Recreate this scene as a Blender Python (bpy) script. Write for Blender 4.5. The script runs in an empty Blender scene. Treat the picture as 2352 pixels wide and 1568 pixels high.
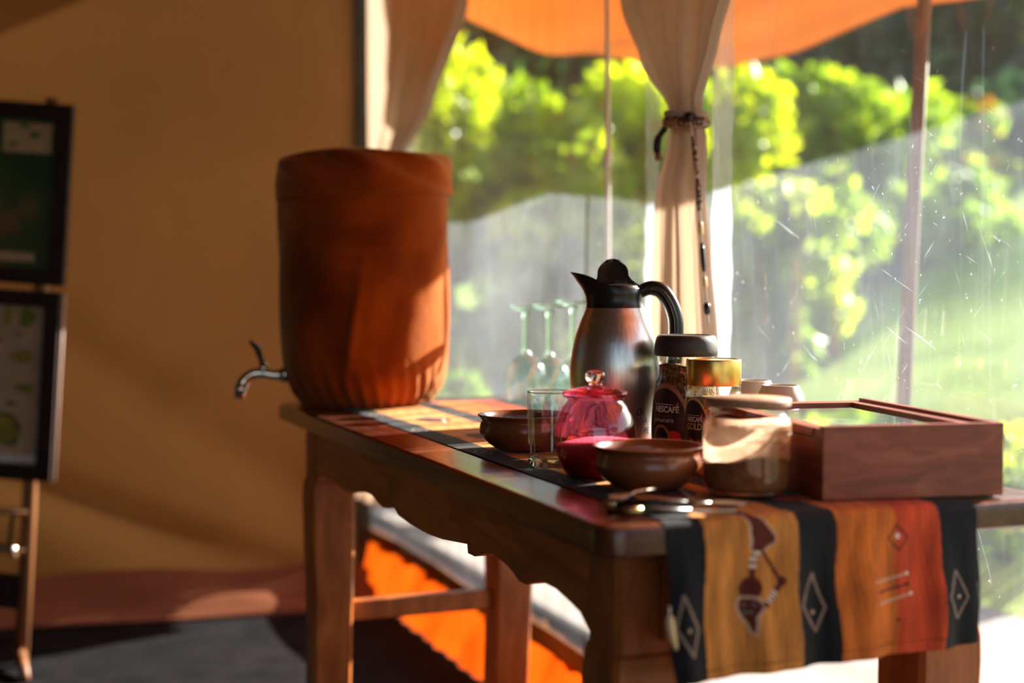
import bpy, bmesh, math, random
import numpy as np
from mathutils import Vector, Matrix
sc = bpy.context.scene
COL = sc.collection
PI = math.pi
rnd = random.Random(7)

# ------------------------------------------------------------------ camera
cam = bpy.data.cameras.new('camera'); camo = bpy.data.objects.new('camera', cam); COL.objects.link(camo)
camo.location = (0, 0, 0.99)
camo.rotation_euler = (math.radians(90 - 2.308), 0, 0)
cam.sensor_width = 36; cam.lens = 48.98
cam.clip_start = 0.05; cam.clip_end = 300
cam.dof.use_dof = True; cam.dof.focus_distance = 1.93; cam.dof.aperture_fstop = 2.0
sc.camera = camo
# ------------------------------------------------------------------ sky and sun
SUN_AZ = math.radians(54); SUN_EL = math.radians(24.5)
world = bpy.data.worlds.new('world'); sc.world = world; world.use_nodes = True
wn = world.node_tree; wn.nodes.clear()
wo = wn.nodes.new('ShaderNodeOutputWorld'); wb = wn.nodes.new('ShaderNodeBackground'); sk = wn.nodes.new('ShaderNodeTexSky')
sk.sky_type = 'NISHITA'; sk.sun_disc = False; sk.sun_elevation = SUN_EL; sk.sun_rotation = SUN_AZ
sk.air_density = 1.0; sk.dust_density = 1.5; sk.ozone_density = 1.0
wb.inputs[1].default_value = 0.37
wn.links.new(sk.outputs[0], wb.inputs[0]); wn.links.new(wb.outputs[0], wo.inputs[0])
sl = bpy.data.lights.new('sun', 'SUN'); sl.energy = 26.0; sl.angle = math.radians(0.6); sl.color = (1.0, 0.93, 0.82)
so = bpy.data.objects.new('sun', sl); COL.objects.link(so)
sd = Vector((math.sin(SUN_AZ)*math.cos(SUN_EL), math.cos(SUN_AZ)*math.cos(SUN_EL), math.sin(SUN_EL)))
so.rotation_euler = sd.to_track_quat('Z', 'Y').to_euler(); so.location = sd*20
sc.view_settings.view_transform = 'Standard'; sc.view_settings.look = 'None'
sc.view_settings.exposure = 0.0; sc.view_settings.gamma = 1.0; sc.view_settings.use_curve_mapping = False
sc.cycles.use_denoising = True
sc.cycles.max_bounces = 14; sc.cycles.transparent_max_bounces = 24; sc.cycles.transmission_bounces = 12
sc.cycles.sample_clamp_indirect = 4.0
sc.cycles.caustics_reflective = False

# ------------------------------------------------------------------ frames of reference
TZ = 0.75                              # table height
O = Vector((0.0893, 1.3714, 0.0)); ROT = math.atan2(0.36020, 0.93288)
Bv = Vector((math.cos(ROT), math.sin(ROT), 0)); Av = Vector((-math.sin(ROT), math.cos(ROT), 0))
def TB(b, a, z): return O + Bv*b + Av*a + Vector((0, 0, z))
MT = Matrix.Translation(O) @ Matrix.Rotation(ROT, 4, 'Z')      # local x = across the table, y = along it

# ------------------------------------------------------------------ object helpers
def tag(o, label=None, cat=None, group=None, kind=None):
    if label: o['label'] = label
    if cat: o['category'] = cat
    if group: o['group'] = group
    if kind: o['kind'] = kind
    return o
def empty(name, loc, rz=0, label=None, cat=None, group=None):
    o = bpy.data.objects.new(name, None); COL.objects.link(o); o.empty_display_size = 0.05
    o.location = loc; o.rotation_euler = (0, 0, rz)
    return tag(o, label, cat, group)
def mesh_obj(name, verts, faces, mat, parent=None, smooth=True, label=None, mats=None, fmat=None):
    me = bpy.data.meshes.new(name)
    me.from_pydata([tuple(v) for v in verts], [], faces)
    for m in (mats or [mat]): me.materials.append(m)
    if fmat is not None: me.polygons.foreach_set('material_index', fmat)
    me.polygons.foreach_set('use_smooth', [smooth]*len(me.polygons))
    me.update()
    o = bpy.data.objects.new(name, me); COL.objects.link(o)
    if parent: o.parent = parent
    if label: o['label'] = label
    return o
def bm_obj(name, bm, mat, parent=None, smooth=False, label=None):
    me = bpy.data.meshes.new(name); bm.to_mesh(me); bm.free()
    me.materials.append(mat)
    me.polygons.foreach_set('use_smooth', [smooth]*len(me.polygons))
    o = bpy.data.objects.new(name, me); COL.objects.link(o)
    if parent: o.parent = parent
    if label: o['label'] = label
    return o
def box_bm(bm, c, s, rot=None, bev=0.0, seg=2):
    r = bmesh.ops.create_cube(bm, size=1.0)
    vs = r['verts']
    bmesh.ops.scale(bm, vec=s, verts=vs)
    if bev > 0:
        es = list({e for v in vs for e in v.link_edges})
        g = bmesh.ops.bevel(bm, geom=es, offset=bev, segments=seg, affect='EDGES', profile=0.5)
        vs = list({v for f in g['faces'] for v in f.verts} | {v for v in vs if v.is_valid})
    if rot is not None: bmesh.ops.rotate(bm, cent=(0, 0, 0), matrix=rot, verts=vs)
    bmesh.ops.translate(bm, vec=c, verts=vs)
    return vs
def box(name, c, s, mat, parent=None, bev=0.002, rot=None, label=None, smooth=False):
    bm = bmesh.new(); box_bm(bm, c, s, rot, bev); return bm_obj(name, bm, mat, parent, smooth, label)
def lathe_data(prof, n=64, c=(0, 0, 0), wob=0.0, seed=0):
    vs, fs = [], []
    rr = random.Random(seed); ph = [rr.uniform(0, 6.28) for _ in range(4)]
    for r, z in prof:
        for i in range(n):
            t = 2*PI*i/n
            k = 1 + wob*(math.sin(2*t+ph[0]+z*30) + 0.6*math.sin(3*t+ph[1]-z*40))
            vs.append((c[0]+r*k*math.cos(t), c[1]+r*k*math.sin(t), c[2]+z))
    m = len(prof)
    for j in range(m-1):
        for i in range(n):
            i2 = (i+1) % n
            fs.append((j*n+i, j*n+i2, (j+1)*n+i2, (j+1)*n+i))
    if prof[0][0] > 1e-5: fs.append(tuple(reversed(range(n))))
    if prof[-1][0] > 1e-5: fs.append(tuple((m-1)*n+i for i in range(n)))
    return vs, fs
def smooth_prof(p, sub=4):
    """Catmull-Rom through profile points"""
    out = []
    for i in range(len(p)-1):
        p0 = p[max(i-1, 0)]; p1 = p[i]; p2 = p[i+1]; p3 = p[min(i+2, len(p)-1)]
        for k in range(sub):
            t = k/sub
            out.append(tuple(0.5*((2*p1[d]) + (-p0[d]+p2[d])*t + (2*p0[d]-5*p1[d]+4*p2[d]-p3[d])*t*t + (-p0[d]+3*p1[d]-3*p2[d]+p3[d])*t**3) for d in range(len(p1))))
    out.append(tuple(p[-1])); return [(max(q[0], 0.0),)+tuple(q[1:]) for q in out]
def lathe(name, prof, mat, parent=None, n=64, c=(0, 0, 0), sub=0, open_ends=False, wob=0.0, seed=0, label=None, capz=True):
    if sub: prof = smooth_prof(prof, sub)
    vs, fs = lathe_data(prof, n, c, wob, seed)
    if open_ends: fs = [f for f in fs if len(f) == 4]
    o = mesh_obj(name, vs, fs, mat, parent, True, label)
    return o
def shade_auto(o, ang=40):
    me = o.data
    try:
        me.set_sharp_from_angle(angle=math.radians(ang))
    except Exception: pass
    return o
def tube_data(pts, rads, n=10, flat=1.0, caps=True, up=Vector((0, 0, 1))):
    pts = [Vector(p) for p in pts]; vs, fs = [], []
    if not hasattr(rads, '__len__'): rads = [rads]*len(pts)
    prev = None
    for i, p in enumerate(pts):
        d = (pts[min(i+1, len(pts)-1)] - pts[max(i-1, 0)]).normalized()
        if prev is None:
            x = d.cross(up);
            if x.length < 1e-3: x = d.cross(Vector((1, 0, 0)))
            x.normalize()
        else:
            x = prev - d*prev.dot(d); x.normalize()
        prev = x; y = d.cross(x)
        for k in range(n):
            t = 2*PI*k/n
            vs.append(p + x*(rads[i]*math.cos(t)) + y*(rads[i]*flat*math.sin(t)))
    for i in range(len(pts)-1):
        for k in range(n):
            k2 = (k+1) % n
            fs.append((i*n+k, i*n+k2, (i+1)*n+k2, (i+1)*n+k))
    if caps:
        fs.append(tuple(reversed(range(n)))); fs.append(tuple((len(pts)-1)*n+k for k in range(n)))
    return vs, fs
def tube(name, pts, rads, mat, parent=None, n=10, flat=1.0, label=None, up=Vector((0, 0, 1))):
    vs, fs = tube_data(pts, rads, n, flat, True, up); return mesh_obj(name, vs, fs, mat, parent, True, label)
def curve_pts(p, sub=6):
    p = [Vector(q) for q in p]; out = []
    for i in range(len(p)-1):
        p0 = p[max(i-1, 0)]; p1 = p[i]; p2 = p[i+1]; p3 = p[min(i+2, len(p)-1)]
        for k in range(sub):
            t = k/sub
            out.append(0.5*((2*p1) + (-p0+p2)*t + (2*p0-5*p1+4*p2-p3)*t*t + (-p0+3*p1-3*p2+p3)*t**3))
    out.append(p[-1]); return out
def grid_mesh(name, nu, nv, fn, mat, parent=None, smooth=True, label=None, thick=0):
    vs = [fn(u/nu, v/nv) for v in range(nv+1) for u in range(nu+1)]
    fs = [(v*(nu+1)+u, v*(nu+1)+u+1, (v+1)*(nu+1)+u+1, (v+1)*(nu+1)+u) for v in range(nv) for u in range(nu)]
    o = mesh_obj(name, vs, fs, mat, parent, smooth, label)
    if thick:
        m = o.modifiers.new('thickness', 'SOLIDIFY'); m.thickness = thick; m.offset = 0
    return o
def text_mesh(body, size, space=1.0, bold=0.0, maxedge=0.003):
    cu = bpy.data.curves.new('lettering', 'FONT'); cu.body = body; cu.size = size; cu.align_x = 'CENTER'; cu.align_y = 'CENTER'
    cu.space_character = space; cu.offset = bold; cu.resolution_u = 3
    ob = bpy.data.objects.new('lettering', cu); COL.objects.link(ob)
    bpy.context.view_layer.update()
    me = bpy.data.meshes.new_from_object(ob.evaluated_get(bpy.context.evaluated_depsgraph_get()))
    bm = bmesh.new(); bm.from_mesh(me); bpy.data.meshes.remove(me)
    bpy.data.objects.remove(ob); bpy.data.curves.remove(cu)
    bmesh.ops.triangulate(bm, faces=bm.faces[:])
    for _ in range(3):
        es = [e for e in bm.edges if e.calc_length() > maxedge]
        if not es: break
        bmesh.ops.subdivide_edges(bm, edges=es, cuts=1)
        bmesh.ops.triangulate(bm, faces=[f for f in bm.faces if len(f.verts) > 3])
    vs = [tuple(v.co) for v in bm.verts]; fs = [tuple(v.index for v in f.verts) for f in bm.faces]
    bm.free(); return vs, fs
def rad_at(prof, z):
    for (r0, z0), (r1, z1) in zip(prof[:-1], prof[1:]):
        if min(z0, z1) <= z <= max(z0, z1) and abs(z1-z0) > 1e-9: return r0+(r1-r0)*(z-z0)/(z1-z0)
    return prof[0][0]
def wrap(vs, prof, ang, zc, off):
    """flat (x, y) points laid round a turned surface about direction ang, centred at height zc"""
    out = []
    r0 = rad_at(prof, zc)
    for v in vs:
        z = zc+v[1]; r = rad_at(prof, z)+off; t = ang+v[0]/r0
        out.append((r*math.cos(t), r*math.sin(t), z))
    return out

# ------------------------------------------------------------------ materials
def mat(name):
    m = bpy.data.materials.new(name); m.use_nodes = True; nt = m.node_tree; nt.nodes.clear()
    out = nt.nodes.new('ShaderNodeOutputMaterial'); return m, nt, out
def N(nt, t, **kw):
    n = nt.nodes.new('ShaderNode'+t)
    for k, v in kw.items():
        if k in n.inputs: n.inputs[k].default_value = v
        else: setattr(n, k, v)
    return n
def coords(nt, scale=(1, 1, 1), space='Object', rot=(0, 0, 0)):
    tc = N(nt, 'TexCoord'); mp = N(nt, 'Mapping'); mp.inputs['Scale'].default_value = scale; mp.inputs['Rotation'].default_value = rot
    nt.links.new(tc.outputs[space], mp.inputs[0]); return mp.outputs[0]
def ramp(nt, fac, stops):
    r = N(nt, 'ValToRGB'); el = r.color_ramp.elements
    while len(el) < len(stops): el.new(0.5)
    for e, (p, c) in zip(el, stops):
        e.position = p; e.color = (*c, 1) if len(c) == 3 else c
    nt.links.new(fac, r.inputs[0]); return r.outputs[0]
def pbr(name, c1, c2=None, scale=(1, 1, 1), nscale=6, rough=0.5, metal=0.0, bump=0.0, bscale=None, detail=6, dist=0.0, spec=0.5, coat=0.0, sheen=0.0, lo=0.35, hi=0.65, space='Object', c3=None, aniso=0.0, rvar=0.0, trans=0.0, ior=1.45, sss=0.0):
    m, nt, out = mat(name); p = N(nt, 'BsdfPrincipled'); nt.links.new(p.outputs[0], out.inputs[0])
    p.inputs['Roughness'].default_value = rough; p.inputs['Metallic'].default_value = metal
    p.inputs['Specular IOR Level'].default_value = spec; p.inputs['Coat Weight'].default_value = coat; p.inputs['Coat Roughness'].default_value = 0.12
    p.inputs['Sheen Weight'].default_value = sheen; p.inputs['Anisotropic'].default_value = aniso; p.inputs['IOR'].default_value = ior
    p.inputs['Transmission Weight'].default_value = trans
    v = coords(nt, scale, space); nz = N(nt, 'TexNoise', Scale=nscale, Detail=detail, Distortion=dist); nt.links.new(v, nz.inputs['Vector'])
    if c2 is None: c2 = tuple(x*0.85 for x in c1)
    st = [(lo, c1), (hi, c2)] if c3 is None else [(lo, c1), ((lo+hi)/2, c3), (hi, c2)]
    nt.links.new(ramp(nt, nz.outputs[0], st), p.inputs['Base Color'])
    if rvar:
        mr = N(nt, 'MapRange'); mr.inputs[3].default_value = max(rough-rvar, 0.02); mr.inputs[4].default_value = rough+rvar
        nt.links.new(nz.outputs[0], mr.inputs[0]); nt.links.new(mr.outputs[0], p.inputs['Roughness'])
    if bump:
        n2 = N(nt, 'TexNoise', Scale=bscale or nscale*3, Detail=5); nt.links.new(v, n2.inputs['Vector'])
        b = N(nt, 'Bump', Strength=bump, Distance=0.01); nt.links.new(n2.outputs[0], b.inputs['Height']); nt.links.new(b.outputs[0], p.inputs['Normal'])
    return m
def thin_glass(name, tint=(1, 1, 1), f0=0.05, rough=0.02, bump=0.0):
    m, nt, out = mat(name)
    tr = N(nt, 'BsdfTransparent'); tr.inputs[0].default_value = (*tint, 1)
    gl = N(nt, 'BsdfGlossy'); gl.inputs['Roughness'].default_value = rough; gl.inputs[0].default_value = (0.95, 0.97, 1, 1)
    lw = N(nt, 'LayerWeight'); lw.inputs[0].default_value = 0.5
    pw = N(nt, 'Math', operation='POWER'); nt.links.new(lw.outputs['Facing'], pw.inputs[0]); pw.inputs[1].default_value = 3.5
    ma = N(nt, 'MapRange'); ma.inputs[3].default_value = f0; ma.inputs[4].default_value = 0.85; nt.links.new(pw.outputs[0], ma.inputs[0])
    mx = N(nt, 'MixShader'); nt.links.new(ma.outputs[0], mx.inputs[0]); nt.links.new(tr.outputs[0], mx.inputs[1]); nt.links.new(gl.outputs[0], mx.inputs[2])
    nt.links.new(mx.outputs[0], out.inputs[0]); return m
def glass(name, color=(1, 1, 1), rough=0.0, ior=1.45, bump=0.0):
    m, nt, out = mat(name); g = N(nt, 'BsdfGlass'); g.inputs['Color'].default_value = (*color, 1); g.inputs['Roughness'].default_value = rough; g.inputs['IOR'].default_value = ior
    if bump:
        nz = N(nt, 'TexNoise', Scale=60, Detail=2); nt.links.new(coords(nt), nz.inputs['Vector'])
        b = N(nt, 'Bump', Strength=bump, Distance=0.004); nt.links.new(nz.outputs[0], b.inputs['Height']); nt.links.new(b.outputs[0], g.inputs['Normal'])
    nt.links.new(g.outputs[0], out.inputs[0]); return m
def cloth(name, c1, c2, trans=0.3, nscale=3, scale=(1, 1, 1), bump=0.0, bscale=200, tcol=None, rough=0.9, lo=0.3, hi=0.7):
    m, nt, out = mat(name)
    v = coords(nt, scale); nz = N(nt, 'TexNoise', Scale=nscale, Detail=5, Distortion=0.4); nt.links.new(v, nz.inputs['Vector'])
    col = ramp(nt, nz.outputs[0], [(lo, c1), (hi, c2)])
    d = N(nt, 'BsdfDiffuse', Roughness=rough); t = N(nt, 'BsdfTranslucent'); mx = N(nt, 'MixShader'); mx.inputs[0].default_value = trans
    nt.links.new(col, d.inputs[0])
    if tcol: t.inputs[0].default_value = (*tcol, 1)
    else: nt.links.new(col, t.inputs[0])
    if bump:
        n2 = N(nt, 'TexNoise', Scale=bscale, Detail=3); nt.links.new(v, n2.inputs['Vector'])
        b = N(nt, 'Bump', Strength=bump, Distance=0.01); nt.links.new(n2.outputs[0], b.inputs['Height'])
        nt.links.new(b.outputs[0], d.inputs['Normal'])
    nt.links.new(d.outputs[0], mx.inputs[1]); nt.links.new(t.outputs[0], mx.inputs[2]); nt.links.new(mx.outputs[0], out.inputs[0]); return m

M = {}
M['canvas'] = cloth('tent_canvas', (0.24, 0.104, 0.035), (0.35, 0.158, 0.058), trans=0.032, nscale=2.0, bump=0.15, bscale=60, tcol=(0.60, 0.28, 0.09))
M['lining'] = cloth('dark_roof_lining', (0.20, 0.11, 0.045), (0.27, 0.15, 0.06), trans=0.0, nscale=2.0)
M['flap'] = cloth('ground_flap_canvas', (0.20, 0.075, 0.04), (0.34, 0.13, 0.07), trans=0.06, nscale=2.5)
M['skirt'] = cloth('orange_skirt_canvas', (0.46, 0.050, 0.002), (0.62, 0.095, 0.004), trans=0.40, nscale=5)
M['awning'] = cloth('awning_canvas', (0.70, 0.35, 0.13), (0.84, 0.46, 0.19), trans=0.42, nscale=1.5, tcol=(0.95, 0.46, 0.13))
M['curtain'] = cloth('curtain_cotton', (0.72, 0.64, 0.55), (0.82, 0.74, 0.65), trans=0.50, nscale=8, tcol=(0.86, 0.74, 0.62), bump=0.2, bscale=300)
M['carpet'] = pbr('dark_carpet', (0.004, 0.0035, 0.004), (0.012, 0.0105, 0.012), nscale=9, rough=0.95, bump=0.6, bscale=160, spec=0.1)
M['trim_and_shade'] = pbr('dark_trim_and_shade', (0.03, 0.02, 0.012), (0.05, 0.035, 0.02), nscale=30, rough=0.9)
M['tabletop'] = pbr('dark_polished_wood', (0.062, 0.018, 0.009), (0.135, 0.042, 0.021), scale=(9, 0.7, 9), nscale=5, rough=0.24, bump=0.08, bscale=30, coat=0.3, dist=0.6, rvar=0.06)
M['tablewood'] = pbr('brown_table_wood', (0.26, 0.066, 0.013), (0.48, 0.145, 0.030), scale=(3, 3, 0.8), nscale=7, rough=0.42, bump=0.15, bscale=30, dist=0.8, c3=(0.36, 0.100, 0.020))
M['apronwood'] = pbr('brown_apron_wood', (0.34, 0.088, 0.016), (0.62, 0.195, 0.036), scale=(3, 0.7, 4), nscale=7, rough=0.42, bump=0.12, bscale=30, dist=0.8, c3=(0.46, 0.130, 0.024))
M['boxwood'] = pbr('reddish_box_wood', (0.21, 0.046, 0.022), (0.37, 0.102, 0.050), scale=(2.2, 1, 9), nscale=6, rough=0.45, bump=0.06, bscale=40, dist=1.2, c3=(0.28, 0.068, 0.034))
M['rackwood'] = pbr('rack_wood', (0.17, 0.065, 0.025), (0.30, 0.13, 0.05), scale=(8, 8, 1), nscale=5, rough=0.45, bump=0.1)
M['framewood'] = pbr('near_black_frame', (0.012, 0.006, 0.005), (0.025, 0.012, 0.009), nscale=20, rough=0.6, spec=0.25)
M['pale_edge'] = pbr('pale_lacquer_edge', (0.45, 0.30, 0.24), (0.5, 0.34, 0.27), nscale=10, rough=0.4)
M['velvet'] = pbr('rust_velvet', (0.12, 0.012, 0.001), (0.36, 0.056, 0.002), scale=(1, 1, 1), nscale=5, rough=0.9, bump=0.4, bscale=12, sheen=0.6, detail=4, dist=0.6, spec=0.0)
M['velvet'].node_tree.nodes['Principled BSDF'].inputs['Sheen Tint'].default_value = (1.0, 0.62, 0.30, 1)
M['steel'] = pbr('brushed_steel', (0.60, 0.55, 0.50), (0.72, 0.67, 0.62), scale=(1, 1, 0.02), nscale=220, rough=0.33, metal=1.0, bump=0.04, bscale=300, aniso=0.5)
M['chrome'] = pbr('chrome', (0.75, 0.70, 0.62), (0.8, 0.75, 0.68), rough=0.12, metal=1.0)
M['blackplastic'] = pbr('black_plastic', (0.012, 0.010, 0.010), (0.018, 0.015, 0.014), nscale=40, rough=0.30, spec=0.45)
M['lidplastic'] = pbr('dark_brown_plastic', (0.030, 0.021, 0.020), (0.045, 0.032, 0.030), nscale=200, rough=0.5, bump=0.1, bscale=600)
M['gold'] = pbr('gold_lid_metal', (0.78, 0.44, 0.09), (0.86, 0.52, 0.13), scale=(1, 1, 0.05), nscale=90, rough=0.30, metal=1.0)
M['clay'] = pbr('brown_glazed_clay', (0.16, 0.046, 0.018), (0.27, 0.090, 0.034), nscale=7, rough=0.28, bump=0.08, bscale=25, coat=0.3)
M['clear_thin'] = thin_glass('clear_jar_glass', (0.95, 0.97, 0.96), 0.06, 0.03)
M['pink_thin'] = thin_glass('magenta_jar_glass', (0.86, 0.26, 0.46), 0.07, 0.03)
M['pink_lid'] = glass('magenta_lid_glass', (0.96, 0.50, 0.64), 0.04, 1.35)
M['knob_glass'] = glass('pale_pink_knob_glass', (1.0, 0.88, 0.91), 0.05)
M['tumbler'] = thin_glass('handblown_green_glass', (0.93, 0.97, 0.95), 0.07, 0.04); M['greenbase'] = glass('thick_green_glass', (0.86, 0.98, 0.92), 0.03, 1.4)
M['wineglass'] = glass('pale_green_wine_glass', (0.87, 1.0, 0.95), 0.09, 1.4)
M['wine_thin'] = thin_glass('pale_green_thin_glass', (0.86, 0.98, 0.93), 0.15, 0.09)
M['cork'] = pbr('pale_wood_lid', (0.28, 0.145, 0.075), (0.40, 0.22, 0.125), scale=(10, 1.2, 10), nscale=6, rough=0.55, dist=0.6)
M['cocoa'] = pbr('cocoa_powder', (0.20, 0.075, 0.028), (0.30, 0.125, 0.05), nscale=60, rough=0.95, bump=0.5, bscale=120, spec=0.1)
M['coffee'] = pbr('coffee_granules', (0.16, 0.065, 0.018), (0.48, 0.26, 0.09), nscale=230, rough=0.85, bump=1.0, bscale=260, detail=2, lo=0.42, hi=0.6)
M['coffee_dark'] = pbr('dark_coffee_granules', (0.42, 0.22, 0.03), (0.75, 0.45, 0.06), nscale=160, rough=0.85, bump=1.0, bscale=200, detail=2)
M['sugar'] = pbr('sugar_crystals', (0.92, 0.66, 0.55), (0.97, 0.78, 0.68), nscale=300, rough=0.7, bump=0.6, bscale=300)
M['label_dark'] = pbr('dark_label', (0.022, 0.007, 0.007), (0.035, 0.010, 0.009), nscale=20, rough=0.35)
M['label_navy'] = pbr('navy_label', (0.016, 0.008, 0.014), (0.024, 0.010, 0.018), nscale=20, rough=0.35)
M['bronze'] = pbr('bronze_foil', (0.42, 0.18, 0.09), (0.52, 0.24, 0.13), nscale=20, rough=0.4, metal=0.4)
M['goldfoil'] = pbr('gold_foil', (0.55, 0.42, 0.16), (0.62, 0.48, 0.2), nscale=20, rough=0.4, metal=0.5)
M['white_ink'] = pbr('white_ink', (0.82, 0.76, 0.70), (0.85, 0.80, 0.74), rough=0.6)
M['red_ink'] = pbr('red_ink', (0.70, 0.02, 0.012), (0.78, 0.03, 0.015), nscale=30, rough=0.5)
M['dull_ink'] = pbr('dull_red_ink', (0.30, 0.07, 0.04), (0.34, 0.09, 0.05), rough=0.5)
M['orange_ink'] = pbr('orange_ink', (0.85, 0.17, 0.03), (0.9, 0.22, 0.04), rough=0.5)
M['purple_ink'] = pbr('purple_ink', (0.25, 0.04, 0.07), (0.32, 0.06, 0.09), rough=0.5)
M['black_ink'] = pbr('black_ink', (0.01, 0.008, 0.008), (0.015, 0.01, 0.01), rough=0.4)
M['grey_ink'] = pbr('grey_ink', (0.10, 0.09, 0.085), (0.12, 0.11, 0.10), rough=0.4)
M['ceramic'] = pbr('beige_ceramic', (0.50, 0.40, 0.33), (0.56, 0.46, 0.38), nscale=12, rough=0.35)
M['bone'] = pbr('bone', (0.75, 0.56, 0.26), (0.85, 0.68, 0.38), scale=(1, 1, 0.3), nscale=40, rough=0.35)
M['brass'] = pbr('aged_brass', (0.50, 0.32, 0.12), (0.62, 0.44, 0.18), nscale=60, rough=0.3, metal=0.9)
M['horn'] = pbr('black_horn', (0.010, 0.009, 0.008), (0.02, 0.018, 0.015), nscale=60, rough=0.25)
M['silver'] = pbr('worn_silver', (0.42, 0.38, 0.33), (0.52, 0.48, 0.43), nscale=60, rough=0.33, metal=1.0)
M['cards'] = pbr('pale_box_cards', (0.40, 0.44, 0.45), (0.60, 0.63, 0.62), nscale=22, rough=0.6)
M['paper'] = pbr('warm_paper', (0.34, 0.25, 0.17), (0.42, 0.32, 0.22), nscale=14, rough=0.8)
M['mapgreen'] = pbr('printed_relief_map', (0.010, 0.040, 0.012), (0.22, 0.10, 0.05), nscale=5, rough=0.5, c3=(0.035, 0.07, 0.022), lo=0.38, hi=0.66, detail=8)
M['isle_a'] = pbr('printed_island_green', (0.05, 0.10, 0.012), (0.16, 0.18, 0.02), nscale=16, rough=0.6)
M['isle_b'] = pbr('printed_island_olive', (0.14, 0.15, 0.02), (0.26, 0.22, 0.03), nscale=18, rough=0.6)
M['isle_edge'] = pbr('printed_island_edge', (0.05, 0.06, 0.01), (0.07, 0.06, 0.015), nscale=18, rough=0.6)
M['path'] = pbr('pale_path', (0.26, 0.225, 0.195), (0.36, 0.315, 0.28), nscale=4, rough=0.9, bump=0.2, bscale=60)
M['kerb'] = pbr('dark_timber_kerb', (0.008, 0.007, 0.006), (0.014, 0.012, 0.010), nscale=8, rough=0.8)
M['lawn'] = pbr('lawn_grass', (0.22, 0.34, 0.03), (0.46, 0.60, 0.09), nscale=1.6, rough=0.9, c3=(0.34, 0.48, 0.06), bump=0.6, bscale=30)
M['pole'] = pbr('brown_wooden_pole', (0.13, 0.085, 0.06), (0.20, 0.14, 0.10), scale=(8, 8, 1), nscale=6, rough=0.7)
M['rope'] = pbr('pale_rope', (0.62, 0.58, 0.52), (0.7, 0.66, 0.6), nscale=60, rough=0.8)
M['bark'] = pbr('tree_bark', (0.08, 0.055, 0.035), (0.14, 0.10, 0.07), nscale=12, rough=0.9)
M['hem'] = None
def leafmat(name, c1, c2, t1, nscale=1.8):
    m, nt, out = mat(name)
    nz = N(nt, 'TexNoise', Scale=nscale, Detail=3); nt.links.new(coords(nt), nz.inputs['Vector'])
    col = ramp(nt, nz.outputs[0], [(0.35, c1), (0.65, c2)])
    d = N(nt, 'BsdfDiffuse'); t = N(nt, 'BsdfTranslucent'); g = N(nt, 'BsdfGlossy'); g.inputs['Roughness'].default_value = 0.35; g.inputs[0].default_value = (0.8, 0.85, 0.8, 1)
    tc = N(nt, 'MixRGB', blend_type='MULTIPLY'); tc.inputs[0].default_value = 1.0; tc.inputs[2].default_value = (*t1, 1)
    nt.links.new(col, d.inputs[0]); nt.links.new(col, tc.inputs[1]); nt.links.new(tc.outputs[0], t.inputs[0])
    m1 = N(nt, 'MixShader'); m1.inputs[0].default_value = 0.5; m2 = N(nt, 'MixShader'); m2.inputs[0].default_value = 0.05
    nt.links.new(d.outputs[0], m1.inputs[1]); nt.links.new(t.outputs[0], m1.inputs[2])
    nt.links.new(m1.outputs[0], m2.inputs[1]); nt.links.new(g.outputs[0], m2.inputs[2]); nt.links.new(m2.outputs[0], out.inputs[0]); return m
M['leaf_bright'] = leafmat('bright_leaves', (0.16, 0.26, 0.010), (0.66, 0.72, 0.015), (1.7, 1.7, 0.5))
M['leaf_mid'] = leafmat('mid_green_leaves', (0.06, 0.13, 0.012), (0.34, 0.46, 0.03), (1.6, 1.7, 0.6))
M['leaf_dark'] = leafmat('dark_leaves', (0.02, 0.055, 0.025), (0.055, 0.11, 0.045), (1.2, 1.3, 0.9))
M['leaf_yellow'] = leafmat('orange_yellow_leaves', (0.55, 0.33, 0.03), (0.75, 0.42, 0.03), (1.3, 1.1, 0.6))

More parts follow.
